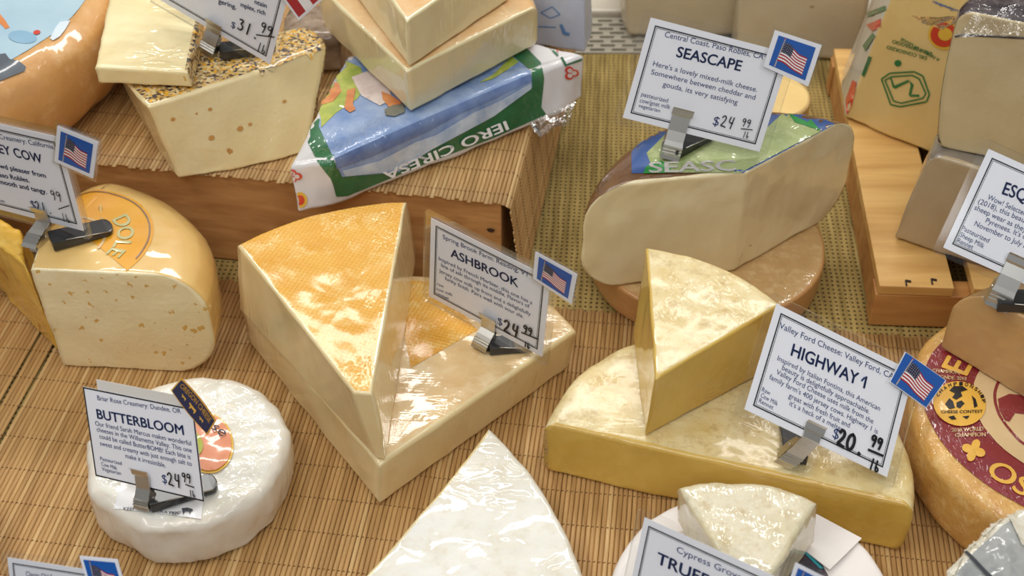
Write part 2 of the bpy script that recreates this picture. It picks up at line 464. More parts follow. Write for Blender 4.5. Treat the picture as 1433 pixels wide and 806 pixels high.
# ------------------------------------------------------------------ the setting
def bamboo(name, label, origin, yaw, x0, x1, y0, y1, pitch, mats, gaps=(), z0=.0, drape=None):
    """half-round slats side by side; drape=(x_at_which_it_turns_down, length, flare)"""
    mb = MB(); ux = Vector((math.cos(yaw), -math.sin(yaw), 0)); uy = Vector((math.sin(yaw), math.cos(yaw), 0)); uz = Vector((0, 0, 1))
    rnd = random.Random(3); x = x0; prof = [(-.485, -.5), (-.45, .25), (-.25, .85), (0, 1), (.25, .85), (.45, .25), (.485, -.5)]
    th = .0008
    def place(xx):
        if drape and xx > drape[0]:
            a = xx-drape[0]; r = .006; q = r*math.pi/2
            if a < q: t = a/r; return ux*(drape[0]+r*math.sin(t))+uz*(-r+r*math.cos(t)), ux*math.sin(t)+uz*math.cos(t)
            d = a-q; return ux*(drape[0]+r+d*drape[2])+uz*(-r-d), (ux+uz*drape[2]).normalized()
        return ux*xx, uz
    while x < x1:
        if any(abs(x-g) < pitch*.55 for g in gaps): x += pitch*.7; continue
        w = pitch*rnd.uniform(.93, 1.02); e0 = y0+rnd.uniform(-.002, .002); e1 = y1+rnd.uniform(-.002, .002); m = rnd.choice((0, 0, 0, 1, 1, 2))
        vs = []
        ny = 9
        for j in range(ny):
            yy = e0+(e1-e0)*j/(ny-1); wob = rnd.uniform(-.0001, .0001)
            for a, b in prof:
                p, nn = place(x+a*w+wob); tt = ux if nn == uz else nn.cross(uy)*-1
                vs.append(p+nn*(b*th+.0006)+uy*yy)
        L = len(prof)
        fs = [(j*L+k, j*L+k+1, (j+1)*L+k+1, (j+1)*L+k) for j in range(ny-1) for k in range(L-1)] + [tuple(range(L))[::-1], tuple((ny-1)*L+k for k in range(L))]
        mb.add(vs, fs, m); x += pitch
    root = bpy.data.objects.new(name, None); COL.objects.link(root); root.location = origin; root.empty_display_size = .02
    tag(root, label, 'mat', 'bamboo slat mats')
    o = mb.build('slats', mats, None, True); o.parent = root
    th_mb = MB(); yy = y0+.012
    while yy < y1:
        xx = x0; path = []
        while xx < x1:
            p, nn = place(xx); ph = (xx-x0)/pitch
            path.append(p+nn*(.0010+.00095*math.sin(ph*math.pi*2))+uy*(yy+.001*math.sin(xx*23)))
            xx += pitch/4
        th_mb.tube(path, .00028, 4); yy += .0298
    t = th_mb.build('binding_threads', thread_m, None, True); t.parent = root
    return root
thread_m = plain('mat_thread', srgb(112, 74, 38), .9)
def bamboo_mat(name, c, c2):
    m, nt, b = nodes(name); L = nt.links.new
    tc = N(nt, 'ShaderNodeTexCoord'); mp = N(nt, 'ShaderNodeMapping'); mp.inputs['Rotation'].default_value = (0, 0, R(7.5)); mp.inputs['Scale'].default_value = (260, 7, 1); L(tc.outputs['Object'], mp.inputs['Vector'])
    n1 = N(nt, 'ShaderNodeTexNoise', Scale=1.0, Detail=5.0, Roughness=.6); L(mp.outputs[0], n1.inputs['Vector'])
    L(ramp(nt, n1.outputs[0], [(.3, c), (.7, c2)]), b.inputs['Base Color']); b.inputs['Roughness'].default_value = .5
    return m
bam = [bamboo_mat('bamboo_a', srgb(176, 134, 80), srgb(204, 164, 106)), bamboo_mat('bamboo_b', srgb(162, 122, 70), srgb(192, 150, 94)), bamboo_mat('bamboo_c', srgb(188, 150, 94), srgb(214, 178, 122))]

counter = MB(); counter.box((-1.0, .1, -.04), (2.2, 0, 0), (0, 1.08, 0), (0, 0, .034)); counter.box((-1.0, 1.18, -.09), (2.2, 0, 0), (0, .5, 0), (0, 0, .05))
o = counter.build('counter', plain('counter_grey', (.05, .045, .04), .6)); o['kind'] = 'structure'; o.name = 'floor'
wall = MB(); wall.box((-1.3, 1.62, -.09), (2.9, 0, 0), (0, .03, 0), (0, 0, .9))
o = wall.build('wall_back', plain('case_black', (.012, .012, .013), .5)); o['kind'] = 'structure'

# burlap
m, nt, b = nodes('burlap'); L = nt.links.new
tc = N(nt, 'ShaderNodeTexCoord'); mp = N(nt, 'ShaderNodeMapping'); mp.inputs['Rotation'].default_value = (0, 0, R(4)); L(tc.outputs['Object'], mp.inputs['Vector'])
nw = N(nt, 'ShaderNodeTexNoise', Scale=60.0, Detail=2.0); L(mp.outputs[0], nw.inputs['Vector'])
vm = N(nt, 'ShaderNodeVectorMath', operation='MULTIPLY_ADD'); L(nw.outputs['Color'], vm.inputs[0]); vm.inputs[1].default_value = (.0028,)*3; L(mp.outputs[0], vm.inputs[2])
sx = N(nt, 'ShaderNodeSeparateXYZ'); L(vm.outputs[0], sx.inputs[0])
kx = mathn(nt, 'SINE', mathn(nt, 'MULTIPLY', sx.outputs[0], 2*math.pi/.0046)); ky = mathn(nt, 'SINE', mathn(nt, 'MULTIPLY', sx.outputs[1], 2*math.pi/.0052))
hole = mathn(nt, 'MULTIPLY', mathn(nt, 'MAXIMUM', kx, 0), mathn(nt, 'MAXIMUM', ky, 0))
n2 = N(nt, 'ShaderNodeTexNoise', Scale=300.0, Detail=3.0); L(tc.outputs['Object'], n2.inputs['Vector'])
mp2 = N(nt, 'ShaderNodeMapping'); mp2.inputs['Scale'].default_value = (180, 14, 1); L(vm.outputs[0], mp2.inputs['Vector'])
n3 = N(nt, 'ShaderNodeTexNoise', Scale=1.0, Detail=2.0); L(mp2.outputs[0], n3.inputs['Vector'])
base = ramp(nt, n3.outputs[0], [(.3, srgb(136, 112, 56)), (.7, srgb(186, 160, 94))])
base = mixc(nt, mathn(nt, 'MULTIPLY', n2.outputs[0], .35), base, srgb(128, 106, 52))
holeR = ramp(nt, hole, [(.16, (0, 0, 0)), (.42, (1, 1, 1))])
L(mixc(nt, mathn(nt, 'MULTIPLY', holeR, .9), base, srgb(62, 46, 20)), b.inputs['Base Color']); b.inputs['Roughness'].default_value = .9
hh = mathn(nt, 'SUBTRACT', mathn(nt, 'MULTIPLY', n2.outputs[0], .3), hole)
bp = N(nt, 'ShaderNodeBump', Strength=.6, Distance=.0015); L(hh, bp.inputs['Height']); L(bp.outputs[0], b.inputs['Normal'])
burlap_m = m
mb = MB(); nx, ny = 60, 40
vs = []
for j in range(ny+1):
    for i in range(nx+1):
        x = -.95+2.05*i/nx; y = .62+(1.205-.62)*j/ny
        vs.append((x, y, -.0012+.0009*noise.noise(Vector((x*14, y*14, 0)))))
mb.add(vs, [(j*(nx+1)+i, j*(nx+1)+i+1, (j+1)*(nx+1)+i+1, (j+1)*(nx+1)+i) for j in range(ny) for i in range(nx)])
mb.box((-.95, .62, -.0055), (2.05, 0, 0), (0, .585, 0), (0, 0, .0025))
tag(mb.build('burlap_cloth', burlap_m, None, True), 'yellow-brown woven burlap cloth lying under the mat, riser and crate', 'cloth')

# vent strip behind the cloth
vm_ = plain('vent_metal', srgb(176, 168, 150), .4); vd = plain('vent_dark', (.02, .02, .02), .8)
vent = empty('vent_grille', (.1, 1.21, -.004), 'pale metal vent grille with staggered slots behind the burlap cloth', 'vent')
mb = MB(); mb.box((-.5, 1.207, -.036), (1.3, 0, 0), (0, .09, 0), (0, 0, .02)); mb.build('backing', vd, vent)
mb = MB(); y0, rows, rp = 1.208, 8, .0086
for r_ in range(rows+1): mb.box((-.5, y0+r_*rp, -.008), (1.3, 0, 0), (0, .0034, 0), (0, 0, .007))
for r_ in range(rows):
    x = -.5+(.0115 if r_ % 2 else 0)
    while x < .8: mb.box((x, y0+r_*rp+.003, -.008), (.0075, 0, 0), (0, rp-.0026, 0), (0, 0, .0066)); x += .023
mb.build('slotted_plate', vm_, vent)
mb = MB(); mb.box((-.5, 1.284, -.01), (1.3, 0, 0), (0, .032, 0), (0, 0, .016), 0, .003); mb.build('rail', plain('vent_rail', srgb(205, 196, 178), .35), vent)

# lower mat
ya = R(7.1)
bamboo('bamboo_mat', 'wide bamboo slat mat lying flat under the front row of cheeses', (0, 0, .0008), ya, -.70, .47, .36, .803, .0034, bam, gaps=(-.4561, -.4725))

# riser
ZR = .0925
yr = R(9.3); rx = Vector((math.cos(yr), -math.sin(yr), 0)); ry = Vector((math.sin(yr), math.cos(yr), 0))
rc_ = Vector((-.0085, .8295, 0))
riser = empty('wooden_riser', rc_-rx*.3, 'long wooden display riser box carrying cheeses at the back left', 'box')
wood_f = wood_mat('riser_wood', srgb(170, 118, 66), srgb(206, 154, 96), -yr+.0, 9, 12)
mb = MB(); mb.box(rc_-rx*.62, rx*.62, ry*.018, Vector((0, 0, ZR-.001)), 0, .0012); mb.build('front_plank', wood_f, riser)
mb = MB(); mb.box(rc_-rx*.018+ry*.0185, rx*.016, ry*.33, Vector((0, 0, ZR-.003)), 0, .001); mb.build('side_plank', wood_f, riser)
mb = MB(); mb.box(rc_-rx*.62+ry*.0185+Vector((0, 0, ZR-.016)), rx*.60, ry*.33, Vector((0, 0, .0148)), 0, .001); mb.build('top_board', wood_f, riser)
mb = MB(); mb.box(rc_-rx*.62+ry*.335, rx*.60, ry*.014, Vector((0, 0, ZR-.018)), 0, .001); mb.build('back_plank', wood_f, riser)
mb = MB()
kn = on_plane(687, 322, rc_-ry*.0006, ry); 
vs = [kn-ry*.0004+rx*.0033*math.cos(a)*(1+.2*math.sin(3*a))+Vector((0, 0, .0021*math.sin(a))) for a in [2*math.pi*k/14 for k in range(14)]]
mb.add(vs, [tuple(range(14))]); mb.build('wood_knot', plain('knot', srgb(58, 36, 20), .7), riser)
org = rc_+Vector((0, 0, ZR-.0002))
bamboo('bamboo_mat', 'bamboo slat mat draped over the wooden riser and down its right side', org, yr, -.62, .0925, -.004, .352, .0034, bam, drape=(.0015, .09, .12))
ZT = ZR+.0022

# crate
ZC = .0428
cf = Vector((.2895, .7850, 0)); cr = Vector((.995, -.05, 0)).normalized(); cb = Vector((.082, .996, 0)).normalized()
crate = empty('wooden_crate', cf+cr*.1+cb*.1, 'low pale wooden slatted crate under the cheeses at the back right', 'crate')
wood_c = wood_mat('crate_wood', srgb(196, 146, 78), srgb(228, 184, 112), math.pi/2-.08, 7, 10); wood_e = wood_mat('crate_end_wood', srgb(168, 112, 56), srgb(198, 146, 84), .05, 8, 9)
for k in range(4):
    mb = MB(); mb.box(cf+cr*(.0015+k*.074)+Vector((0, 0, ZC-.009)), cr*.0585, cb*.36, Vector((0, 0, .009)), 0, .0008); mb.build('slat', wood_c, crate)
mb = MB(); mb.box(cf+Vector((0, 0, .0004)), cr*.30, cb*.02, Vector((0, 0, ZC-.0098)), 0, .0008); mb.build('end_rail', wood_e, crate)
mb = MB(); mb.box(cf+cb*.34+Vector((0, 0, .0004)), cr*.30, cb*.02, Vector((0, 0, ZC-.0098)), 0, .0008); mb.build('end_rail', wood_e, crate)
mb = MB(); mb.box(cf+cb*.0205+cr*.002+Vector((0, 0, .0004)), cr*.012, cb*.319, Vector((0, 0, ZC-.0098)), 0, .0008); mb.build('side_rail', wood_e, crate)
for px, py in ((1271, 393), (1307, 391)):
    mb = MB(); p = pt(px, py, ZC+.0004); mb.tube([p-cr*.002, p+cr*.002-cb*.001], .0011, 5); mb.tube([p-cr*.002+cb*.0005, p-cr*.0022-cb*.006], .0008, 5); mb.build('staple', plain('staple_dark', (.05, .03, .02), .6, .3), crate)

# ------------------------------------------------------------------ cheeses
# -- pale washed-rind pair on the mat (centre left)
ash_paste = cheese_mat('paste_cream', srgb(238, 218, 168), srgb(228, 202, 146), 22, wrinkle=.45, wscale=40, stretch=(1, 1, .25), bump=.12)
ash_top = cheese_mat('rind_pale', srgb(234, 204, 150), srgb(216, 176, 116), 26, (srgb(244, 224, 182), .6, 45), wrinkle=.45, wscale=34, stretch=(.5, 2.2, 1), wrot=.7, bump=.2)
ash_rind = cheese_mat('rind_orange', srgb(228, 162, 42), srgb(240, 184, 76), 30, (srgb(248, 216, 140), .8, 55), wrinkle=.35, wscale=70, wmask=.52, coat_rough=.1, coat=.6, bump=.5, bscale=330, weave=100)
zl = .0427+.0028
Z0 = .0028
g = loft([pt(531, 707, Z0), pt(793, 517, Z0), pt(771, 425, zl).xy.to_3d()+Vector((0, 0, Z0)), pt(337, 425, zl).xy.to_3d()*1.0+Vector((.0, .002, Z0))],
         [pt(531, 650, zl), pt(808, 462, zl), pt(771, 425, zl), pt(337, 425, zl)],
         [('cut', 0), ('rind', .002), ('rind', .036), ('cut', 0)], rc=.0035, rt=.005, rb=.005, nz=.001)
c_ashl = cheese('cheese_wedge', 'wide flat pale cheese wedge in film, lying under the orange-topped wedge', 'cheese', g,
                {'paste': (('cut', 'bottom'), ash_paste), 'rind': (('rind', 'top'), ash_top)})
zu = zl+.0645
pd = pt(534, 650, zl+.001)-pt(510, 553, zu)
tb = lambda q: Vector((q.x, q.y, zl+.0008))
tipT = pt(508, 553, zu); L_ = pt(332, 341, zu); R_ = pt(569, 280, zu)
g = loft([tb(pt(527, 643, zl)), tb(pt(540, 646, zl)), tb(pt(582, 362, zl)), tb(pt(337, 437, zl))],
         [pt(494, 549, zu), pt(520, 551, zu), R_, L_], [('cut', 0), ('cut', 0), ('rind', .012), ('cut', 0)], rc=.0022, rt=.004, rb=.004, nz=.0008)
c_ashu = cheese('cheese_wedge', 'tall cheese wedge with a mottled orange rind on top, lying on the pale wedge', 'cheese', g,
                {'paste': (('cut', 'bottom'), ash_paste), 'rind': (('top', 'rind'), ash_rind)})
# patch of orange rind on the lower wedge beside the upper one, and its seam
decal(c_ashl, 'orange_rind_patch', ash_rind, [(580, 368), (600, 362), (640, 430), (668, 462), (575, 515), (566, 470)], 9, off=.0003)

# -- half wheel and wedge with a mottled yellow-white rind (centre right)
hw_paste = cheese_mat('paste_gold', srgb(216, 180, 86), srgb(200, 158, 62), 16, (srgb(226, 196, 110), .4, 30), wrinkle=.35, wscale=32, stretch=(1, .5, 2), bump=.1)
hw_rind = cheese_mat('rind_chalky', srgb(232, 216, 168), srgb(214, 186, 116), 34, (srgb(172, 132, 62), .5, 120), coat=.4, wmask=.5, coat_rough=.12, wrinkle=.6, wscale=60, bump=.5, bscale=220)
zh = .046+.0028
A, B = pt(765, 592, zh), pt(1279, 708, zh)
g = loft([Vector((A.x, A.y-.004, Z0)), Vector((B.x-.002, B.y-.002, Z0))], [A, B], [('cut', 0), ('rind', .134)], rc=.003, rt=.007, rb=.008, bulge=.002, nz=.0012, K=60)
c_hwl = cheese('cheese_half_round', 'half wheel of golden cheese with chalky rind carrying the small wedge', 'cheese', g,
               {'paste': (('cut', 'bottom'), hw_paste), 'rind': (('rind', 'top'), hw_rind)})
zw = zh+.056
g = loft([tb(pt(903, 611, zh))*1+Vector((0, 0, zh-zl)), tb(pt(1112, 500, zh))+Vector((0, 0, zh-zl)), tb(pt(886, 470, zh))+Vector((0, 0, zh-zl))],
         [pt(918, 530, zw), pt(1092, 426, zw), pt(904, 345, zw)], [('cut', 0), ('rind', .012), ('cut', 0)], rc=.0018, rt=.003, rb=.003, nz=.0008)
c_hwu = cheese('cheese_wedge', 'golden cheese wedge with chalky rind on top, lying on the golden half wheel', 'cheese', g,
               {'paste': (('cut', 'bottom'), hw_paste), 'rind': (('rind', 'top'), hw_rind)})

# -- round tan wheel with the big labelled piece on top
tan_m = cheese_mat('rind_tan', srgb(206, 168, 112), srgb(186, 146, 92), 24, (srgb(228, 200, 150), .5, 70), wrinkle=.3, bump=.35, rough=.5)
tan_s = cheese_mat('rind_tan_side', srgb(206, 156, 98), srgb(186, 136, 80), 24, wrinkle=.25, bump=.3, coat=.5)
sc, sr, zs = (.163, .8577), .0985, .0315
g = loft(circle_corners(sc, sr-.002, .0004), circle_corners(sc, sr, zs), round_edges(sr), rt=.003, rb=.004, nz=.0008)
c_sw = cheese('cheese_round', 'flat round tan cheese wheel under the big blue-green labelled piece', 'cheese', g, {'rind': (('rind', 'bottom'), tan_s), 'top_rind': (('top',), tan_m)})
sea_paste = cheese_mat('paste_ivory', srgb(236, 220, 176), srgb(226, 206, 156), 14, wrinkle=.5, wscale=26, stretch=(1, 1, .5), bump=.1, spots=(srgb(150, 110, 60), 60, .12, .1))
sea_rind = cheese_mat('rind_brown', srgb(124, 84, 44), srgb(92, 58, 28), 30, wrinkle=.9, wscale=42, bump=.3)
zq = .135
T0, T1 = pt(1027, 379, zs+.001), pt(1046, 240, zq)
mid = lambda px, py, z: pt(px, py, z)
Lm, Rm = mid(815, 335, .085), mid(1190, 225, .085)
g = loft([T0, Vector((Rm.x, Rm.y, T0.z)), Vector((Lm.x, Lm.y, T0.z))], [T1, Vector((Rm.x, Rm.y, zq)), Vector((Lm.x, Lm.y, zq))],
         [('cut', 0), ('rind', .068), ('cut', 0)], rc=.0025, rt=.036, rb=.034, nz=.0012, K=48)
c_sea = cheese('cheese_piece', 'tall ivory cheese piece with brown rind and blue-green label, resting on the tan wheel', 'cheese', g,
               {'paste': (('cut', 'bottom'), sea_paste), 'rind': (('rind', 'top'), sea_rind)})
m_sb = plain('label_blue', srgb(62, 92, 150), .4, 0, 1, .3, 120); m_sg = cheese_mat('label_green', srgb(166, 176, 112), srgb(128, 146, 84), 30, (srgb(196, 200, 146), .7, 60), wrinkle=1, sss=0); m_sd = plain('label_leaf', srgb(40, 140, 60), .4, 0, 1, .3, 120)
lb = [(884, 243), (884, 176), (905, 150), (960, 128), (1040, 122), (1097, 136), (1150, 165), (1168, 174), (1050, 237), (1040, 242)]
decal(c_sea, 'label', m_sb, lb, 6)
decal(c_sea, 'label_field', m_sg, [(915, 243), (905, 215), (930, 190), (1000, 170), (1075, 178), (1100, 155), (1112, 172), (1148, 184), (1046, 237), (1036, 242)], 6, off=.0007)
decal(c_sea, 'label_leaf', m_sd, [(1104, 160), (1112, 172), (1148, 184), (1134, 168), (1130, 172)], 4, off=.001)
decal(c_sea, 'label_leaf', m_sd, [(900, 244), (904, 234), (925, 226), (940, 236), (935, 243)], 4, off=.001)

text_cam(c_sea, 'SEASC', plain('label_letter', srgb(186, 180, 172), .4, 0, 1), (908, 243), (1030, 240), 15, 'label_lettering', .0012)

# -- gouda half at the left
dole_paste = cheese_mat('paste_pale_holes', srgb(244, 228, 184), srgb(238, 214, 160), 12, wrinkle=.15, wscale=30, bump=.35, spots=(srgb(216, 170, 88), 150, .42, .36))
dole_rind = cheese_mat('rind_waxed', srgb(234, 196, 122), srgb(224, 178, 98), 12, wrinkle=.35, wscale=30, bump=.1)
zd = .1028
A = Vector((-.3535, .7352, 0)); B = Vector((-.226, .7265, 0)); Cc = Vector((-.238, .80, 0)); D = Vector((-.315, .862, 0)); E_ = Vector((-.358, .838, 0))
up = lambda v, z: Vector((v.x, v.y, z))
g = loft([up(q, Z0) for q in (A+Vector((.003, 0, 0)), B, Cc, D, E_)], [up(q, zd) for q in (A, B, Cc, D, E_)],
         [('cut', 0), ('rind', .006), ('rind', .009), ('rind', .009), ('cut', 0)], rc=.002, rt=.036, rb=.04, nz=.001, K=30)
c_dole = cheese('cheese_piece', 'rounded pale yellow cheese piece with small holes and an orange top label', 'cheese', g,
                {'paste': (('cut', 'bottom'), dole_paste), 'rind': (('rind', 'top'), dole_rind)})
m_dol = cheese_mat('label_orange', srgb(236, 172, 40), srgb(230, 158, 34), 20, wrinkle=.25, sss=0, bump=.1)
dc, dr = (-.334, .768), .0635
def inside_cut(p): return p[1] > .7352-(p[0]+.3535)*.068+.0015
dd = [p for p in disc(dc, dr, 64) if inside_cut(p) and p[0] > -.372]
decal(c_dole, 'label', m_dol, dd, .005, 'down')
def arc_strip(c, r0, r1, a0, a1, k=40): return [(c[0]+r0*math.cos(a0+(a1-a0)*i/k), c[1]+r0*math.sin(a0+(a1-a0)*i/k)) for i in range(k+1)]+[(c[0]+r1*math.cos(a1-(a1-a0)*i/k), c[1]+r1*math.sin(a1-(a1-a0)*i/k)) for i in range(k+1)]
decal(c_dole, 'label_ring', plain('ring_brown', srgb(140, 110, 84), .4, 0, 1), arc_strip(dc, dr*.945, dr*.965, -.38, 2.6), .004, 'down', .0008)
decal(c_dole, 'label_ring', M['tan'], arc_strip(dc, dr*.42, dr*.45, -.4, 2.8), .004, 'down', .0008)
def curved_text(root, s, mat, c, r, a_mid, hgt, ccw=True, off=.001, name='label_lettering', bold=True, sq=1.0, rot_in=True):
    """letters set round a circle on top of root, tops pointing outwards unless rot_in is False"""
    v, f, w = text_geo(s, bold); sc_ = hgt/.72; V = []
    for p in v:
        u = (p.x-w/2)*sc_*sq; h_ = p.y*sc_
        if rot_in: a = a_mid-u/r; rr = r+h_
        else: a = a_mid+u/r; rr = r-h_
        x, y = c[0]+rr*math.cos(a), c[1]+rr*math.sin(a)
        hit = BV[root.name].ray_cast(Vector((x, y, 2)), Vector((0, 0, -1)))
        V.append((hit[0] if hit[0] else Vector((x, y, -1)))+Vector((0, 0, off)))
    f = [q for q in f if all(V[i].z > 0 for i in q)]
    ids = sorted({i for q in f for i in q}); mp_ = {i: k for k, i in enumerate(ids)}
    if f: return mesh_obj(name, [V[i] for i in ids], [tuple(mp_[i] for i in q) for q in f], mat, root, False)
curved_text(c_dole, 'DOLE', plain('dole_grey', srgb(196, 190, 130), .4, 0, 1), dc, dr*.58, .12, .0125, rot_in=True)

# -- yellow piece with holes behind it, under the card
m_yel = cheese_mat('paste_yellow', srgb(238, 192, 74), srgb(226, 170, 52), 14, (srgb(248, 216, 120), .5, 40), spots=(srgb(206, 146, 40), 55, .55, .4), wrinkle=.4, wscale=36, bump=.4)
b1, b2 = pt(-30, 375, Z0), pt(84, 494, Z0)
g = loft([b2, b2+Vector((-.012, .05, 0)), b1+Vector((-.01, .02, 0)), b1], [pt(36, 372, .098), pt(28, 318, .098), pt(-75, 262, .098), pt(-62, 300, .098)],
         [('cut', 0)]*3+[('cut', .0)], rc=.004, nz=.002, nscale=60)
cheese('cheese_wedge', 'bright yellow cheese wedge full of holes at the left edge beside the labelled piece', 'cheese', g, {'paste': (('cut', 'top', 'bottom'), m_yel)})

# -- white paper-wrapped round (lower left)
m_wp = cheese_mat('wrap_white', srgb(238, 236, 226), srgb(226, 222, 206), 20, (srgb(240, 228, 190), .35, 60), wrinkle=1.0, wmask=.3, stretch=(1, 1, 1), wscale=44, bump=.5, bscale=60, sss=.05, rough=.35)
m_wps = cheese_mat('wrap_white_side', srgb(234, 228, 214), srgb(224, 214, 196), 20, wrinkle=.8, wscale=30, stretch=(1, 1, .4), bump=.5, bscale=60, sss=.05, rough=.4, coat=.7)
bc, brd, zb = (-.2250, .6140), .0715, .0445
angs = [.25, .95, 1.6, 2.3, 3.05, 3.75, 4.5, 5.1, 5.75]
def poly(c, r, z, s=1): return [Vector((c[0]+r*s*math.cos(a), c[1]+r*s*math.sin(a), z)) for a in angs]
g = loft(poly(bc, brd, Z0, .97), poly(bc, brd, zb), [('rind', .0022)]*9, rt=.007, rb=.004, bulge=.0015, nz=.0024, nscale=46, K=20, dome=.001)
c_but = cheese('cheese_round', 'small round white cheese in crinkled wrapping with an orange sticker on top', 'cheese', g, {'wrapping_side': (('rind', 'bottom'), m_wps), 'wrapping_top': (('top',), m_wp)})
decal(c_but, 'sticker', M['pyellow'], ellipse_px(290, 621, 37, 43, -.3), 4, off=.0010)
decal(c_but, 'sticker_inner', plain('sticker_rose', srgb(232, 150, 110), .4, 0, 1, .2, 90), ellipse_px(290, 621, 34, 40, -.3), 4, off=.0018)
decal(c_but, 'sticker_core', M['pmeadow'], ellipse_px(270, 624, 14, 19, -.3), 3, off=.0026)
decal(c_but, 'ingredient_label', plain('label_paper', srgb(236, 234, 232), .5, 0, .4), [(172, 668), (262, 672), (286, 690), (282, 727), (160, 712)], 6, off=.0009)
def text_on(root, s, mat, pL, pR, hgt, z, name='lettering', bold=False, off=.0016):
    a, b = pt(*pL, z), pt(*pR, z); X = (b-a); w_ = X.length; X.normalize(); Y = Vector((-X.y, X.x, 0)); v, f, w = text_geo(s, bold); V = []
    for p in v:
        q = a+X*(p.x/w*w_)+Y*(p.y/.72*hgt); hit = BV[root.name].ray_cast(Vector((q.x, q.y, 2)), Vector((0, 0, -1)))
        V.append(Vector((q.x, q.y, (hit[0].z if hit[0] else z)+off)))
    return mesh_obj(name, V, f, mat, root, False)
text_on(c_but, 'KEEP REFRIGERATED', M['grey_ink'], (172, 714), (250, 722), .0022, zb); text_on(c_but, 'MOO!', M['grey_ink'], (238, 720), (253, 721), .0024, zb)
text_on(c_but, 'rse', M['grey_ink'], (288, 598), (312, 617), .0075, zb, off=.0032)
decal(c_but, 'cow_emblem', M['grey_ink'], [(255, 713), (262, 712), (269, 714), (271, 717), (268, 718), (266, 722), (265, 718), (259, 718), (257, 722), (256, 718)], 3, off=.0017)

# -- slice of another white wrapped round at the left edge
lc, lr = (-.424, .535), .078
g = loft(circle_corners(lc, lr-.003, Z0, 5, .1), circle_corners(lc, lr, .05, 5, .1), [('rind', .012)]*5, rt=.010, rb=.006, nz=.0025, nscale=36, K=18)
cheese('cheese_round', 'white wrapped round cheese cut off by the left edge of the photo', 'cheese', g, {'wrapping_side': (('rind', 'bottom'), m_wps), 'wrapping_top': (('top',), m_wp)})

# -- white bloomy wedge at the bottom centre
m_brie = cheese_mat('rind_white', srgb(240, 238, 228), srgb(230, 224, 206), 18, (srgb(196, 168, 110), .25, 70), wrinkle=.75, wscale=17, stretch=(1, 1.6, 1), bump=.2, sss=.15, coat_rough=.04)
m_brp = cheese_mat('paste_brie', srgb(238, 222, 176), srgb(228, 206, 150), 18, wrinkle=.5)
zbri = .036
tp = [pt(685, 597, zbri), pt(828, 850, zbri), pt(470, 850, zbri)]
g = loft([Vector((q.x, q.y, Z0)) for q in tp], tp, [('rind', .0115), ('cut', 0), ('cut', -.002)], rc=.003, rt=.005, rb=.005, nz=.0013, K=40)
c_brie = cheese('cheese_wedge', 'glossy white cheese wedge in tight film pointing up from the bottom edge', 'cheese', g, {'paste': (('cut', 'bottom'), m_brp), 'rind': (('rind', 'top'), m_brie)})

# -- white paper-wrapped round with a small bloomy wedge (bottom right)
m_pap = cheese_mat('paper_white', srgb(240, 234, 228), srgb(232, 222, 214), 14, coat=.1, wrinkle=0, bump=.3, bscale=40, sss=0, rough=.6)
tcn, trd, ztr = (.1517, .490), .092, .036
g = loft(circle_corners(tcn, trd-.002, Z0, 7, .5), circle_corners(tcn, trd, ztr, 7, .5), [('rind', .0075)]*7, rt=.006, rb=.004, nz=.0016, nscale=30, K=14)
c_tru = cheese('cheese_round', 'round cheese in smooth white paper under the small bloomy wedge', 'cheese', g, {'paper_side': (('rind', 'bottom'), m_pap), 'paper_top': (('top',), m_pap)})
mb = MB(); q = [pt(1135, 715, ztr+.0015), pt(1206, 753, ztr+.0015), pt(1161, 797, ztr+.0022), pt(1120, 765, ztr+.0022)]
mb.add(q+[p-Vector((0, 0, .0008)) for p in q], [(0, 3, 2, 1), (4, 5, 6, 7), (0, 1, 5, 4), (1, 2, 6, 5), (2, 3, 7, 6), (3, 0, 4, 7)]); mb.build('paper_flap', m_pap, c_tru)
m_foil = cheese_mat('foil_dark', srgb(70, 52, 62), srgb(30, 24, 34), 90, wrinkle=1, wscale=60, rough=.2, sss=0, coat_rough=.03)
decal(c_tru, 'foil_label', m_foil, [(1118, 760), (1135, 775), (1150, 790), (1162, 812), (1085, 825), (1095, 785)], 6, off=.0006)
decal(c_tru, 'foil_stripe', plain('foil_teal', srgb(20, 140, 150), .3, 0, 1), [(1122, 772), (1130, 774), (1153, 797), (1147, 797)], 5, off=.001)
m_bl = cheese_mat('rind_bloomy', srgb(232, 222, 194), srgb(218, 204, 164), 30, (srgb(186, 152, 80), .5, 85), wmask=.36, wrinkle=.8, wscale=40, stretch=(2.4, .6, 1), wrot=.2, bump=.7, bscale=150)
m_blp = cheese_mat('paste_bloomy', srgb(228, 218, 186), srgb(212, 198, 156), 26, (srgb(110, 100, 80), .3, 140), wrinkle=.6, wscale=40)
zt2 = ztr+.046
tt = [pt(950, 678, zt2), pt(1022, 802, zt2), pt(1082, 808, zt2), pt(1145, 698, zt2)]
bb = [tb(pt(946, 735, ztr)), tb(pt(1020, 848, ztr)), tb(pt(1074, 852, ztr)), tb(pt(1138, 765, ztr))]
for v in bb: v.z = ztr+.0024
g = loft(bb, tt, [('cut', 0), ('cut', 0), ('cut', 0), ('rind', .011)], rc=.0035, rt=.008, rb=.004, nz=.0016, nscale=60)
cheese('cheese_wedge', 'small off-white bloomy cheese wedge in film lying on the paper-wrapped round', 'cheese', g, {'paste': (('cut', 'bottom'), m_blp), 'rind': (('rind', 'top'), m_bl)})

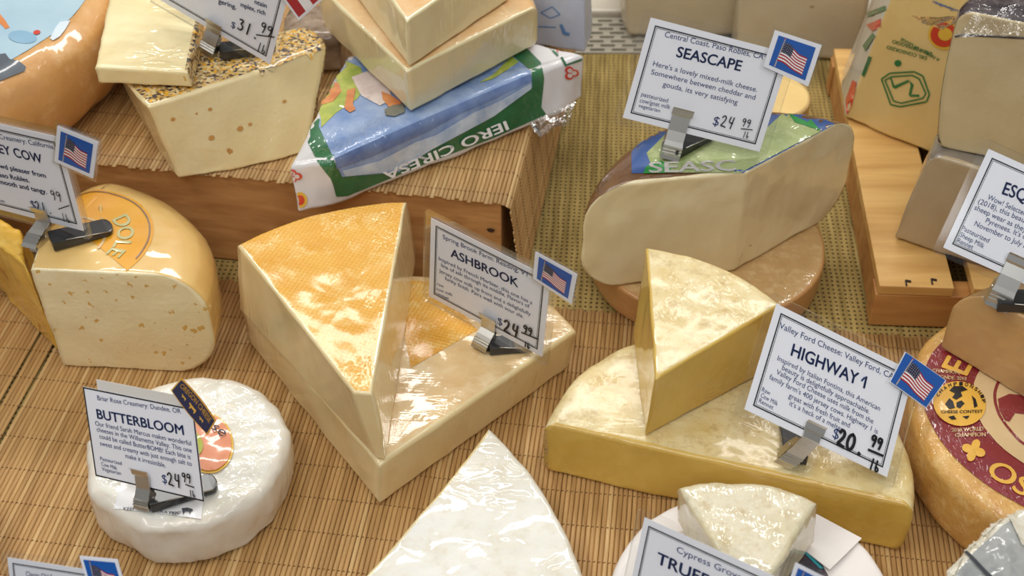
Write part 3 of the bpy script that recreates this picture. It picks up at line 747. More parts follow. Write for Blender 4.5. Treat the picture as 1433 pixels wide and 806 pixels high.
# -- big wheel with the maroon label (right) and a tan wedge lying on it
oc, orad, zo = Vector((.405, .627, 0)), .1265, .062
m_or = cheese_mat('rind_ochre', srgb(226, 178, 98), srgb(200, 144, 68), 34, (srgb(240, 206, 140), .6, 90), wmask=.36, wrinkle=1, wscale=60, bump=.5)
g = loft(circle_corners(oc, orad-.004, Z0), circle_corners(oc, orad, zo), round_edges(orad), rt=.010, rb=.012, bulge=.002, nz=.0015, K=40)
c_os = cheese('cheese_round', 'large ochre cheese wheel in film with a round maroon label on top', 'cheese', g, {'rind': (('rind', 'top', 'bottom'), m_or)})
lr_ = .1010; oc = Vector((.388, .630, 0))
M['maroon'] = cheese_mat('label_maroon_film', srgb(140, 38, 44), srgb(128, 30, 36), 60, wrinkle=1, wscale=60, wmask=.42, sss=0)
decal(c_os, 'label', M['maroon'], disc(oc, lr_, 72), .007, 'down', .0006)
decal(c_os, 'label_centre', M['tan'], disc(oc, lr_*.66, 56), .006, 'down', .0010)
decal(c_os, 'label_ring', M['maroon'], arc_strip(oc, lr_*.50, lr_*.52, 1.4, 5.2, 60), .006, 'down', .0013)
curved_text(c_os, 'OSSAU', M['gold'], oc, lr_*.925, R(-121), .0170, rot_in=False, sq=1.05, off=.0012)
curved_text(c_os, 'E', M['gold'], oc, lr_*.72, R(147), .0190, rot_in=True, off=.0012)
text_cam(c_os, 'CHAMPION DU', M['tan'], (1304, 522), (1354, 526), 5, 'label_lettering', .0012); text_cam(c_os, 'MONDE. 2018', M['tan'], (1310, 531), (1352, 534), 5, 'label_lettering', .0012)
text_cam(c_os, '2018 WORLD', M['tan'], (1331, 606), (1376, 604), 5.5, 'label_lettering', .0012); text_cam(c_os, 'CHAMPION', M['tan'], (1336, 613), (1379, 612), 5.5, 'label_lettering', .0012)
decal(c_os, 'round_seal', M['gold'], ellipse_px(1342, 567, 37, 31, .2), 5, off=.0016)
for q_ in ([(1328, 549), (1334, 543), (1346, 543), (1353, 548), (1344, 551), (1346, 557), (1338, 562), (1332, 559), (1336, 553)], [(1322, 568), (1328, 560), (1333, 564), (1336, 573), (1328, 575)], [(1338, 566), (1345, 563), (1349, 567), (1343, 574), (1338, 572)], [(1359, 556), (1364, 561), (1367, 571), (1362, 573), (1361, 564)], [(1326, 586), (1334, 584), (1338, 589), (1331, 590)], [(1346, 585), (1356, 584), (1352, 589)]):
    decal(c_os, 'seal_emblem', M['black_ink'], q_, 3, off=.002)
text_cam(c_os, 'CHEESE CONTEST', M['black_ink'], (1316, 581), (1374, 580), 4, 'seal_lettering', .0021)
for k_, ch in enumerate('CHAMPIONSHIP'):
    a_ = R(206+k_*13.4); cx_, cy_ = 1342+31*math.cos(a_), 567+25*math.sin(a_); tx_, ty_ = -math.sin(a_)*2.3, math.cos(a_)*2.3
    text_cam(c_os, ch, M['black_ink'], (cx_-tx_, cy_-ty_), (cx_+tx_, cy_+ty_), 5, 'seal_lettering', .0021)
for k in range(4):
    a = R(20)+k*math.pi/2; decal(c_os, 'clover_emblem', M['gold'], ellipse_px(1362+9*math.cos(a), 632+8*math.sin(a), 8, 6, a), 3.5, off=.0014)
decal(c_os, 'sheep_emblem', M['maroon'], [(1396, 560), (1412, 553), (1440, 556), (1450, 575), (1446, 590), (1440, 590), (1438, 582), (1420, 580), (1412, 592), (1406, 590), (1398, 576)], 5, off=.0014)
m_tw = cheese_mat('paste_tan', srgb(206, 164, 108), srgb(190, 146, 90), 14, wrinkle=.4, wscale=30, bump=.12, coat=.7)
m_twr = cheese_mat('rind_speckled', srgb(184, 150, 96), srgb(140, 104, 58), 60, wrinkle=.4, bump=.4)
ztw = zo+.066
f0, f1 = pt(1316, 487, zo+.0015), pt(1470, 580, zo+.0015); fd = (f1-f0).normalized(); fn = Vector((-fd.y, fd.x, 0))
if fn.y < 0: fn = -fn
t0 = on_plane(1322, 440, f0, fn); 
g = loft([f0, f1, f1+fn*.075, f0+fn*.055+fd*.02], [up(f0, ztw)+fd*.0, up(f1, ztw), up(f1, ztw)+fn*.075, up(f0, ztw)+fn*.055+fd*.02],
         [('cut', 0), ('cut', 0), ('cut', 0), ('rind', .004)], rc=.002, rt=.030, rb=.004, nz=.001, K=26)
c_tw = cheese('cheese_wedge', 'smooth tan cheese wedge lying on the maroon-labelled wheel', 'cheese', g, {'paste': (('cut', 'bottom'), m_tw), 'rind': (('rind', 'top'), m_twr)})

# -- grey ash-lined cheese in the bottom right corner
m_gp = cheese_mat('paste_grey', srgb(176, 176, 170), srgb(150, 152, 150), 22, (srgb(120, 122, 124), .4, 60), wrinkle=.5, wscale=40)
m_gr = cheese_mat('rind_fuzzy', srgb(232, 226, 208), srgb(206, 194, 164), 60, (srgb(170, 150, 110), .4, 160), wrinkle=.5, bump=.9, bscale=300)
zg = .100
gt = [pt(1408, 715, zg), pt(1325, 796, zg), pt(1330, 850, zg), pt(1500, 850, zg), pt(1500, 740, zg)]
g = loft([up(q, Z0) for q in gt], gt, [('rind', .002), ('cut', 0), ('cut', 0), ('cut', 0), ('rind', .01)], rc=.003, rt=.006, rb=.005, nz=.002, nscale=80)
c_g = cheese('cheese_wedge', 'grey-faced cheese with fuzzy white rind in the bottom right corner', 'cheese', g, {'paste': (('cut', 'bottom', 'top'), m_gp), 'rind': (('rind',), m_gr)})
decal(c_g, 'rind_edge', m_gr, [(1408, 712), (1436, 690), (1470, 740), (1430, 765), (1410, 722), (1352, 774), (1335, 806), (1322, 812), (1318, 798)], 6, off=.0012)
decal(c_g, 'ash_line', plain('ash', srgb(60, 62, 66), .8), [(1350, 774), (1354, 772), (1392, 812), (1386, 814)], 4, off=.0012)

# -- grey wrapped cheeses on the crate (right)
m_gw = cheese_mat('paste_greige', srgb(184, 164, 130), srgb(170, 148, 114), 12, wrinkle=.6, wscale=24, stretch=(2, 2, .6), bump=.1)
m_gwr = cheese_mat('rind_grey_film', srgb(150, 140, 126), srgb(116, 106, 94), 30, wrinkle=1, wscale=45, bump=.3)
za = ZC+.088
f0, f1 = pt(1251, 334, ZC+.001), pt(1400, 382, ZC+.001); fd = (f1-f0).normalized(); fn = Vector((-fd.y, fd.x, 0)); fn = fn if fn.y > 0 else -fn
g = loft([f0, f1, f1+fn*.10, f0+fn*.10], [up(f0, za)+fd*.010+fn*.004, up(f1, za)+fn*.004, up(f1, za)+fn*.10, up(f0, za)+fn*.10+fd*.006], [('cut', 0), ('cut', 0), ('cut', 0), ('rind', .003)], rc=.003, rt=.012, rb=.004, nz=.0012)
c_ga = cheese('cheese_wedge', 'greige cheese wedge in cloudy film on the crate, under the dark-rinded piece', 'cheese', g, {'paste': (('cut', 'bottom'), m_gw), 'rind': (('rind', 'top'), m_gwr)})
m_dk = cheese_mat('paste_ivory_grey', srgb(212, 192, 148), srgb(198, 176, 130), 10, wrinkle=.3, wscale=24, bump=.2, spots=(srgb(172, 140, 92), 70, .3, .16), coat=.6)
m_dkr = cheese_mat('rind_dark', srgb(64, 46, 48), srgb(40, 30, 34), 40, (srgb(150, 140, 130), .4, 60), wrinkle=1, wscale=50, bump=.4)
zt_ = za+.118
f0, f1 = pt(1312, 204, za+.001), pt(1480, 244, za+.001); fd = (f1-f0).normalized(); fn = Vector((-fd.y, fd.x, 0)); fn = fn if fn.y > 0 else -fn
g = loft([f0, f1, f1+fn*.055, f0+fn*.055+fd*.006], [up(f0, zt_)-fd*.009, up(f1, zt_), up(f1, zt_)+fn*.055, up(f0, zt_)+fn*.055+fd*.004], [('cut', 0), ('cut', 0), ('cut', 0), ('rind', .006)], rc=.0018, rt=.010, rb=.006, bulge=.003, nz=.001)
c_dk = cheese('cheese_piece', 'ivory cheese piece with thin dark rind and film top, topmost at the right edge', 'cheese', g, {'paste': (('cut', 'bottom'), m_dk), 'rind': (('rind', 'top'), m_dkr)})

DKL = [(1440, 52), (1345, 47), (1330, 50), (1321, 60), (1312, 100), (1308, 150), (1309, 190), (1315, 204), (1330, 209), (1370, 219), (1440, 236)]
# -- hard cheese block with green stamps, standing on the crate
m_pv = cheese_mat('paste_straw', srgb(234, 206, 140), srgb(224, 190, 116), 14, (srgb(236, 206, 140), .4, 26), wrinkle=.35, wscale=26, bump=.35, bscale=60, coat=.6)
m_pw = plain('wrap_printed', srgb(206, 198, 180), .4, 0, 1, .3, 90)
f0, f1 = pt(1181, 166, ZC+.001), pt(1312, 220, ZC+.001); fd = (f1-f0).normalized(); fn = Vector((-fd.y, fd.x, 0)); fn = fn if fn.y > 0 else -fn
lean = fn*.012+fd*.026; zp_ = ZC+.19
s0 = pt(1168, 108, ZC+.001)
g = loft([f0, f1, f1+fn*.10, s0+fn*.02], [up(f0, zp_)+lean, up(f1, zp_)+lean, up(f1, zp_)+fn*.10+lean, up(s0, zp_)+fn*.02+lean], [('cut', 0), ('cut', 0), ('cut', 0), ('rind', .003)], rc=.004, rt=.004, rb=.004, nz=.002, nscale=30)
c_pv = cheese('cheese_block', 'tall straw-coloured hard cheese block with green stamps standing on the crate', 'cheese', g, {'paste': (('cut', 'top', 'bottom'), m_pv), 'wrapper': (('rind',), m_pw)})
stamp = plain('stamp_green', srgb(40, 120, 62), .5, 0, .6)
def outline_px(l, w): # closed pixel outline -> thin quads
    out = []
    for i in range(len(l)):
        a, b = Vector(l[i]), Vector(l[(i+1) % len(l)]); d = (b-a).normalized(); s = Vector((-d.y, d.x))*w/2; out.append([tuple(a+s), tuple(b+s), tuple(b-s), tuple(a-s)])
    return out
def stamp_lines(root, name, mat, polys, step=4, off=.0008):
    V = []; F = []
    for q in polys:
        v, f = fill2d(q, step); mp_ = {}
        for i, p in enumerate(v):
            hit = BV[root.name].ray_cast(EYE, ray(p.x, p.y).normalized())
            if hit[0] is not None: mp_[i] = len(V); V.append(hit[0]+hit[1]*off)
        F += [tuple(mp_[i] for i in x) for x in f if all(i in mp_ for i in x)]
    if F: return mesh_obj(name, V, F, mat, root, False)
dk_rim = []
for a_, b_ in zip(DKL, DKL[1:]):
    a_, b_ = Vector(a_), Vector(b_); d_ = (b_-a_).normalized(); n_ = Vector((-d_.y, d_.x))*1.5; a_ = a_+Vector((3, 1.5)); b_ = b_+Vector((3, 1.5)); dk_rim.append([tuple(a_+n_), tuple(b_+n_+d_), tuple(b_-n_+d_), tuple(a_-n_)])
stamp_lines(c_dk, 'rind_edge', m_dkr, dk_rim, 5, .0005)
oct1 = [(1234, 110), (1246, 102), (1280, 100), (1292, 106), (1301, 132), (1297, 142), (1260, 149), (1247, 146)]
oct2 = [(1239, 112), (1248, 107), (1277, 105), (1287, 110), (1296, 131), (1292, 137), (1262, 144), (1251, 141)]
stamp_lines(c_pv, 'ink_stamp', stamp, outline_px(oct1, 2.2)+outline_px(oct2, 2.0)+[[(1246, 109), (1248, 108), (1253, 122), (1250, 123)], [(1251, 120), (1272, 111), (1273, 114), (1253, 124)], [(1273, 112), (1279, 118), (1275, 134), (1272, 133), (1275, 119)], [(1274, 132), (1287, 132), (1287, 135), (1274, 135)]])
decal(c_pv, 'ink_stamp_dot', stamp, ellipse_px(1257, 88, 5, 4.5), 3, off=.0008)
text_cam(c_pv, 'DEL CONSORZIO', stamp, (1298, 79), (1242, 63), 5, flip=True); text_cam(c_pv, 'DEL FORMAGGIO', stamp, (1305, 73), (1250, 55), 5); text_cam(c_pv, 'A NORMA DI LEGGE', stamp, (1316, 82), (1262, 52), 4.5)
text_cam(c_pv, 'Consorzio', M['pdeep'], (1336, 12), (1306, 0), 4); text_cam(c_pv, 'Controllo', M['pdeep'], (1352, 17), (1310, 2), 4)
decal(c_pv, 'round_seal', M['pyellow'], ellipse_px(1322, 48, 23, 21), 5, off=.0008); decal(c_pv, 'round_seal_centre', M['pred'], ellipse_px(1322, 48, 19, 17), 5, off=.0013)
decal(c_pv, 'seal_ring', M['pyellow'], ellipse_px(1324, 47, 10, 9), 4, off=.0017)
stamp_lines(c_pv, 'wrapper_print', M['pred'], [[(1213, 35), (1234, 26), (1232, 38), (1222, 44)]], 5); stamp_lines(c_pv, 'wrapper_print', M['pred'], [[(1184, 140), (1194, 112), (1200, 116), (1192, 150), (1186, 160)]], 5)
for q_ in ([(1213, 18), (1240, 8), (1241, 14), (1215, 24)], [(1208, 64), (1222, 46), (1226, 50), (1212, 72)], [(1206, 104), (1216, 78), (1221, 80), (1210, 108)]): stamp_lines(c_pv, 'wrapper_print', M['pgreen'], [q_], 5)

# -- small pale round behind, next to the crate
g = loft(circle_corners((.242, 1.062), .040, .0002), circle_corners((.242, 1.062), .042, .042), round_edges(.041), rt=.003, rb=.003, nz=.0006)
cheese('cheese_round', 'small pale yellow round cheese beside the crate, behind the big labelled piece', 'cheese', g,
       {'rind': (('rind', 'bottom'), cheese_mat('rind_small', srgb(208, 176, 116), srgb(196, 160, 98), 30, wrinkle=.3, coat=.4)), 'top_rind': (('top',), cheese_mat('top_small', srgb(240, 208, 140), srgb(232, 196, 122), 20, wrinkle=.2, coat=.4))})

# -- two grey half wheels standing at the back
m_bk = cheese_mat('paste_stone', srgb(206, 192, 162), srgb(192, 176, 144), 12, wrinkle=.5, wscale=24, stretch=(1, 1, .4), bump=.15, coat=.6, spots=(srgb(160, 136, 100), 60, .2, .12))
for k, (p0, p1, lab) in enumerate((((878, 52), (1027, 74), 'stone-coloured cheese block standing on the vent grille, left of the back pair'), ((1028, 74), (1192, 86), 'stone-coloured cheese block standing beside the small round, right of the back pair'))):
    f0, f1 = pt(*p0, .0005 if k else .0004), pt(*p1, .0005 if k else .0004)
    if k == 0: f1 = up(pt(1026.5, 52, 0), f0.z)
    else: f0 = up(pt(1029, 78, 0), f0.z)
    fd = (f1-f0).normalized(); fn = Vector((-fd.y, fd.x, 0)); fn = fn if fn.y > 0 else -fn
    h = .12
    g = loft([f0, f1, f1+fn*.08, f0+fn*.08], [up(f0, h), up(f1, h), up(f1, h)+fn*.08, up(f0, h)+fn*.08], [('cut', 0), ('rind' if k else 'cut', .004), ('cut', 0), ('cut' if k else 'rind', .004)], rc=.006, rt=.012, rb=.012, bulge=.005, nz=.0012)
    cheese('cheese_block', lab, 'cheese', g, {'paste': (('cut', 'top', 'bottom'), m_bk), 'rind': (('rind',), m_bk)})

# ------------------------------------------------------------------ on the riser
# -- big wheel with pale blue label (top left)
zbw = ZT+.083; bwc, bwr = Vector((-.546, 1.012, 0)), .2035
m_bw = cheese_mat('rind_amber', srgb(222, 170, 104), srgb(198, 140, 74), 14, (srgb(236, 196, 140), .5, 40), wrinkle=.6, wscale=22, bump=.2)
g = loft(circle_corners(bwc, bwr-.006, ZT), circle_corners(bwc, bwr, zbw), round_edges(bwr), rt=.014, rb=.02, bulge=.012, nz=.0015, K=40)
c_bw = cheese('cheese_round', 'large amber cheese wheel with pale blue picture label in the top left corner', 'cheese', g, {'rind': (('rind', 'top', 'bottom'), m_bw)})
m_bl2 = cheese_mat('label_pale_blue', srgb(186, 212, 222), srgb(168, 198, 214), 14, wrinkle=.3, sss=0, bump=.1)
decal(c_bw, 'label', m_bl2, disc(bwc, bwr-.017, 80), .012, 'down', .0006)
decal(c_bw, 'label_rock', plain('label_rock', srgb(84, 92, 100), .5, 0, .8), [(-10, 78), (8, 76), (14, 84), (26, 86), (36, 94), (34, 100), (-10, 118)], 6, off=.001)
decal(c_bw, 'label_cloud', plain('label_cloud', srgb(216, 228, 234), .5, 0, .8), [(70, 55), (78, 40), (84, 32), (99, 30), (92, 42), (84, 52), (74, 58)], 6, off=.001)
decal(c_bw, 'label_oval', plain('label_oval', srgb(140, 180, 204), .5, 0, .8), ellipse_px(32, 53, 20, 9, .12), 5, off=.001)
decal(c_bw, 'label_oval_mark', M['pred'], ellipse_px(52, 47, 5, 3, -.2), 3, off=.0014)
decal(c_bw, 'label_figure', M['porange'], [(-10, 15), (-2, 18), (8, 30), (14, 40), (8, 42), (-2, 32), (-10, 26)], 5, off=.001)

# -- herb-crusted block and the slice lying on it
zh1 = ZT+.0665
m_hp = cheese_mat('paste_herb', srgb(234, 214, 164), srgb(226, 202, 144), 12, wrinkle=.3, wscale=30, spots=(srgb(186, 134, 60), 80, .26, .16), bump=.3, coat=.8)
m, nt, b = nodes('herb_crust'); L = nt.links.new; tc = N(nt, 'ShaderNodeTexCoord')
vo = N(nt, 'ShaderNodeTexVoronoi', Scale=430.0); L(tc.outputs['Object'], vo.inputs['Vector']); spz = N(nt, 'ShaderNodeSeparateColor'); L(vo.outputs['Color'], spz.inputs[0])
colr = ramp(nt, spz.outputs[0], [(0, srgb(232, 206, 150)), (.3, srgb(206, 166, 96)), (.5, srgb(120, 96, 60)), (.62, srgb(236, 176, 50)), (.78, srgb(70, 62, 70)), (.9, srgb(190, 160, 110))])
nt.nodes[-1].color_ramp.interpolation = 'CONSTANT'
L(colr, b.inputs['Base Color']); b.inputs['Roughness'].default_value = .5; b.inputs['Coat Weight'].default_value = .7
bp = N(nt, 'ShaderNodeBump', Strength=.9, Distance=.003); L(spz.outputs[1], bp.inputs['Height']); L(bp.outputs[0], b.inputs['Normal'])
m_herb = m
A0, A1 = pt(251, 250, ZT), pt(207, 149, zh1)
B0 = Vector((-.169, .893, ZT)); B1 = pt(457, 62, zh1)
back = Vector((-.0, .12, 0))
g = loft([A0, B0, B0+Vector((-.01, .09, 0)), pt(166, 118, ZT)+Vector((0, .01, 0))], [A1, B1, B1+Vector((-.02, .03, 0)), pt(160, 92, zh1)+Vector((0, .005, 0))],
         [('cut', .004), ('rind', .006), ('cut', 0), ('cut', .003)], rc=.003, rt=.008, rb=.006, nz=.0016)
c_hb = cheese('cheese_block', 'cream cheese block with a flower and herb crust on the riser', 'cheese', g, {'paste': (('cut', 'bottom'), m_hp), 'herb_crust': (('top', 'rind'), m_herb)})
m_spot = plain('eye_shade_ochre', srgb(196, 140, 62), .4, 0, 1)  # flat patches stand in for holes, their shade put into the ochre
for x_, y_, r_ in ((294, 153, 3.2), (336, 180, 4.6), (350, 174, 3), (296, 193, 4.6), (242, 167, 3.4), (275, 159, 1.8), (398, 142, 3)): decal(c_hb, 'painted_eye', m_spot, ellipse_px(x_, y_, r_, r_*.8, -.4, 12), 2, off=.0003)
decal(c_hb, 'herb_edge', m_herb, [(350, 92), (372, 84), (420, 66), (460, 50), (459, 66), (440, 74), (436, 84), (428, 76), (390, 92), (372, 96), (366, 108), (362, 98)], 5, off=.0008)
zs1 = zh1+.001; zs2 = zs1+.052
m_sl = cheese_mat('paste_butter', srgb(246, 230, 180), srgb(240, 218, 158), 12, wrinkle=.7, wscale=26, stretch=(.7, 1.6, 1), wrot=.6, spots=(srgb(214, 176, 90), 40, .25, .15), bump=.15)
tS = [pt(132, 93, zh1+.020), pt(263, 100, zh1+.0175), pt(280, 22, zh1+.0215), pt(158, -35, zh1+.024)]
bS = [q-Vector((-.001, -.001, d_)) for q, d_ in zip(tS, (.0165, .0155, .0195, .021))]
g = loft(bS, tS, [('cut', 0), ('rind', 0), ('cut', 0), ('cut', 0)], rc=.003, rt=.003, rb=.003, nz=.0012)
zmin = min(v.z for v in g[0])
c_sl = cheese('cheese_slice', 'thick buttery yellow cheese slice lying tilted on the herb-crusted block', 'cheese', g, {'paste': (('cut', 'top', 'bottom'), m_sl), 'herb_crust': (('rind',), m_herb)})

for k_, a_, b_ in (('pblue', (158, 178, 210), (112, 142, 192)), ('pdeep', (120, 142, 184), (86, 110, 162)), ('psnow', (214, 224, 234), (160, 182, 208)), ('pmeadow', (196, 200, 90), (142, 164, 58)), ('pgreen', (48, 116, 70), (38, 100, 60)), ('pskin', (238, 224, 216), (206, 184, 178)), ('porange', (232, 156, 84), (200, 112, 64)), ('pgrey', (128, 128, 112), (92, 98, 100))):
    M[k_] = cheese_mat('print_'+k_[1:]+'_ink', srgb(*a_), srgb(*b_), 55, wrinkle=.6, wscale=36, sss=0, bump=.1, wmask=.46)
# -- printed paper-wrapped log, with two wedges stacked on it
zk = ZT+.046
m_wpk = plain('wrap_paper', srgb(226, 222, 220), .42, 0, .9, .5, 45)
Fb0, Fb1 = pt(466, 291, ZT+.0004), pt(782, 163, ZT+.0004)
kd = (Fb1-Fb0).normalized(); kn_ = Vector((-kd.y, kd.x, 0)); kn_ = kn_ if kn_.y > 0 else -kn_
kd = (Fb1-Fb0).normalized()
zkb = ZT+.0004
g = loft([Fb0, Fb1, pt(813, 140, zkb), Vector((.028, 1.004, zkb)), Vector((-.143, .985, zkb)), pt(417, 301, zkb)],
         [pt(463, 224, zk), pt(742, 103, zk), pt(817, 75, zk-.006), Vector((.022, .997, zk-.003)), Vector((-.141, .976, zk-.003)), pt(407, 229, zk-.006)], [('cut', 0)]*6, rc=.005, nz=.0020, nscale=34, K=24)
c_pk = cheese('wrapped_cheese_log', 'long paper-wrapped cheese log printed with a mountain picture and green bands', 'cheese', g, {'paper_wrapping': (('cut', 'top', 'bottom'), m_wpk)})
D = lambda n_, m_, l, off=.0005, st=7: decal(c_pk, n_, M[m_], l, st, off=off)
D('green_band', 'pgreen', [(424, 186), (440, 160), (452, 172), (470, 200), (467, 226), (478, 247), (485, 274), (471, 275), (463, 250), (444, 226)], .0006)
D('green_band', 'pgreen', [(716, 78), (735, 66), (757, 88), (761, 110), (757, 150), (764, 160), (690, 193), (600, 227), (486, 274), (470, 274), (464, 250), (468, 232), (480, 247), (560, 238), (600, 208), (690, 160), (741, 122), (744, 100)], .0006)
D('picture_sky', 'pblue', [(470, 70), (560, 40), (716, 78), (742, 100), (744, 122), (690, 160), (600, 210), (558, 240), (478, 247), (468, 224), (446, 178), (455, 120)], .0009)
D('picture_slope', 'pdeep', [(468, 222), (540, 190), (618, 156), (690, 126), (742, 104), (743, 112), (690, 138), (640, 160), (600, 182), (560, 200), (520, 218), (470, 236)], .0013)
D('picture_snow', 'psnow', [(742, 116), (742, 124), (690, 162), (604, 208), (556, 238), (482, 246), (478, 238), (530, 224), (580, 198), (610, 188), (660, 158), (700, 140)], .0013)
D('picture_meadow', 'pmeadow', [(447, 150), (462, 108), (478, 84), (505, 96), (512, 122), (500, 140), (470, 160), (450, 180)], .0013)
D('picture_meadow', 'pmeadow', [(690, 106), (716, 80), (726, 88), (712, 98), (690, 112), (670, 118)], .0013)
D('picture_wheel', 'porange', [(440, 135), (456, 116), (474, 118), (478, 130), (466, 144), (446, 150)], .0016, 5)
D('picture_man', 'pskin', [(492, 110), (524, 98), (545, 120), (548, 142), (532, 150), (506, 136)], .0016, 5)
D('picture_arm', 'porange', [(486, 128), (498, 126), (494, 148), (498, 156), (490, 160), (482, 154)], .0019, 4)
D('picture_face', 'porange', [(534, 130), (548, 136), (562, 146), (556, 152), (544, 152), (536, 142)], .0019, 4)
D('picture_hat', 'pgrey', [(538, 156), (550, 150), (566, 148), (566, 160), (552, 166), (540, 164)], .0022, 4)
D('emblem_sun', 'pyellow', ellipse_px(420, 279, 10, 11), .0012, 4); D('emblem_sun_core', 'pred', ellipse_px(420, 279, 6, 7), .0016, 3)
for cx, cy in ((787, 66), (798, 102), (412, 246)):
    for a in (0, 2.1, 4.2): D('red_clover', 'pred', ellipse_px(cx+5*math.cos(a), cy+5*math.sin(a), 6, 5), .0010, 4)
    for a in (0, 2.1, 4.2): D('clover_centre', 'pskin', ellipse_px(cx+4*math.cos(a), cy+4*math.sin(a), 3.5, 3), .0014, 3)
stamp_lines(c_pk, 'green_line', M['pgreen'], [[(757, 56), (760, 55), (782, 78), (780, 80)], [(784, 82), (787, 80), (792, 90), (818, 80), (818, 83), (790, 93)]], 4)
text_cam(c_pk, 'IERO CIRESA', M['flag_white'], (706, 168), (533, 240), 13, 'lettering', .0022)
# -- wedges on the log
m_gy = cheese_mat('paste_gruyere', srgb(238, 224, 178), srgb(228, 208, 156), 12, wrinkle=.5, wscale=34, stretch=(1.5, 1.5, .4), bump=.1)
m_gyr = cheese_mat('rind_copper', srgb(222, 172, 108), srgb(240, 208, 160), 30, wrinkle=.6, wscale=34, bump=.3)
zv1 = zk+.0425; zk2 = zk+.0012
bq = [pt(575, 157, zk2), pt(752, 62, zk2), pt(700, -40, zk2), pt(452, 38, zk2)]
tq = [pt(569, 99, zv1), pt(752, 8, zv1), pt(690, -90, zv1), pt(444, -20, zv1)]
g = loft(bq, tq, [('cut', 0), ('rind', .004), ('rind', .01), ('cut', 0)], rc=.0025, rt=.006, rb=.006, nz=.001)
cheese('cheese_wedge', 'pale cheese wedge in film lying on the printed log, lower of the two', 'cheese', g, {'paste': (('cut', 'bottom'), m_gy), 'rind': (('rind', 'top'), m_gyr)})
zv2 = zv1+.0435; zv1b = zv1+.0012
bq = [pt(573, 95, zv1b), pt(712, 0, zv1b), pt(690, -110, zv1b), pt(478, -30, zv1b)]
tq = [pt(569, 29, zv2), pt(712, -72, zv2), pt(690, -170, zv2), pt(478, -95, zv2)]
g = loft(bq, tq, [('cut', 0), ('rind', .004), ('rind', .01), ('cut', 0)], rc=.0025, rt=.005, rb=.005, nz=.001)
cheese('cheese_wedge', 'pale cheese wedge in film, upper of the two stacked on the printed log', 'cheese', g, {'paste': (('cut', 'bottom'), m_gy), 'rind': (('rind', 'top'), m_gyr)})

# -- dark piece glimpsed behind, between the herb block and the log
m_bb = cheese_mat('rind_brown_grey', srgb(120, 96, 74), srgb(176, 156, 132), 60, wrinkle=.5, bump=.6)
x_, y_, z_ = -.152, 1.016, ZT+.0004
q = [Vector((x_-.05, y_, z_)), Vector((x_, y_, z_)), Vector((x_+.004, y_+.05, z_)), Vector((x_-.05, y_+.05, z_))]
g = loft(q, [up(v, ZT+.040) for v in q], [('rind', .003)]*4, rt=.008, rb=.006, nz=.002)
cheese('cheese_piece', 'brown-rinded cheese piece glimpsed behind, between the herb-crusted block and the printed log', 'cheese', g, {'rind': (('rind', 'top', 'bottom'), m_bb)})

# -- pale blue paper package standing behind the log
m_bp = cheese_mat('paper_pale_blue', srgb(206, 214, 228), srgb(190, 200, 220), 24, coat=.5, wrinkle=.3, sss=0, bump=.3, bscale=60)
q0, q1 = up(pt(735, 62, ZT), ZT+.0004), up(pt(818, 74, ZT), ZT+.0004)
fd = (q1-q0).normalized(); fn = Vector((-fd.y, fd.x, 0)); fn = fn if fn.y > 0 else -fn
hh_ = ZT+.10
g = loft([q0, q1, q1+fn*.03, q0+fn*.05], [up(q0, hh_), up(q1, hh_)-fd*.004, up(q1, hh_)+fn*.03-fd*.004, up(q0, hh_)+fn*.05], [('cut', 0)]*4, rc=.003, nz=.0012)
c_bp = cheese('wrapped_package', 'pale blue printed paper package standing behind the printed log', 'package', g, {'paper_wrapping': (('cut', 'top', 'bottom'), m_bp)})
stamp_lines(c_bp, 'blue_print', plain('print_line_blue', srgb(96, 140, 190), .5), outline_px([(757, 17), (773, 9), (784, 20), (770, 25)], 1.3)+[[(783, 34), (787, 33), (792, 44), (798, 46), (796, 50), (788, 48)], [(753, 36), (778, 37), (778, 38.5), (753, 37.5)]], 4)

# -- loose ends of plastic film
def flap(root, q, amp=.004, nu=14, nv=8, seed=1, name='loose_film'):
    q = [Vector(p) for p in q]; V = []
    for j in range(nv+1):
        for i in range(nu+1):
            u, v = i/nu, j/nv; p = q[0].lerp(q[1], u).lerp(q[3].lerp(q[2], u), v)
            k = p*90+Vector((seed, 0, 0)); V.append(p+Vector((noise.noise(k), noise.noise(k+Vector((9, 0, 0))), noise.noise(k+Vector((0, 9, 0)))))*amp*(.25+v))
    return mesh_obj(name, V, [(j*(nu+1)+i, j*(nu+1)+i+1, (j+1)*(nu+1)+i+1, (j+1)*(nu+1)+i) for j in range(nv) for i in range(nu)], M['film'], root)
flap(c_dole, [pt(262, 322, .085), pt(284, 400, .06), pt(299, 392, .055), pt(276, 315, .08)], .004, seed=2)
flap(c_pk, [pt(742, 172, ZT+.006), pt(806, 142, ZT+.008), pt(792, 172, ZT+.002), pt(748, 192, ZT+.001)], .004, seed=4)
flap(c_hwl, [pt(765, 600, .045), pt(768, 655, .008), pt(757, 650, .010), pt(760, 603, .043)], .0025, seed=5)
flap(c_pv, [pt(1275, 22, ZC+.165), pt(1345, 24, ZC+.165), pt(1345, 38, ZC+.150), pt(1300, 38, ZC+.150)], .004, seed=6)
flap(c_dk, [pt(1336, 50, zt_+.001), pt(1440, 54, zt_+.001), pt(1440, 0, zt_+.016), pt(1375, 12, zt_+.014)], .006, seed=7)

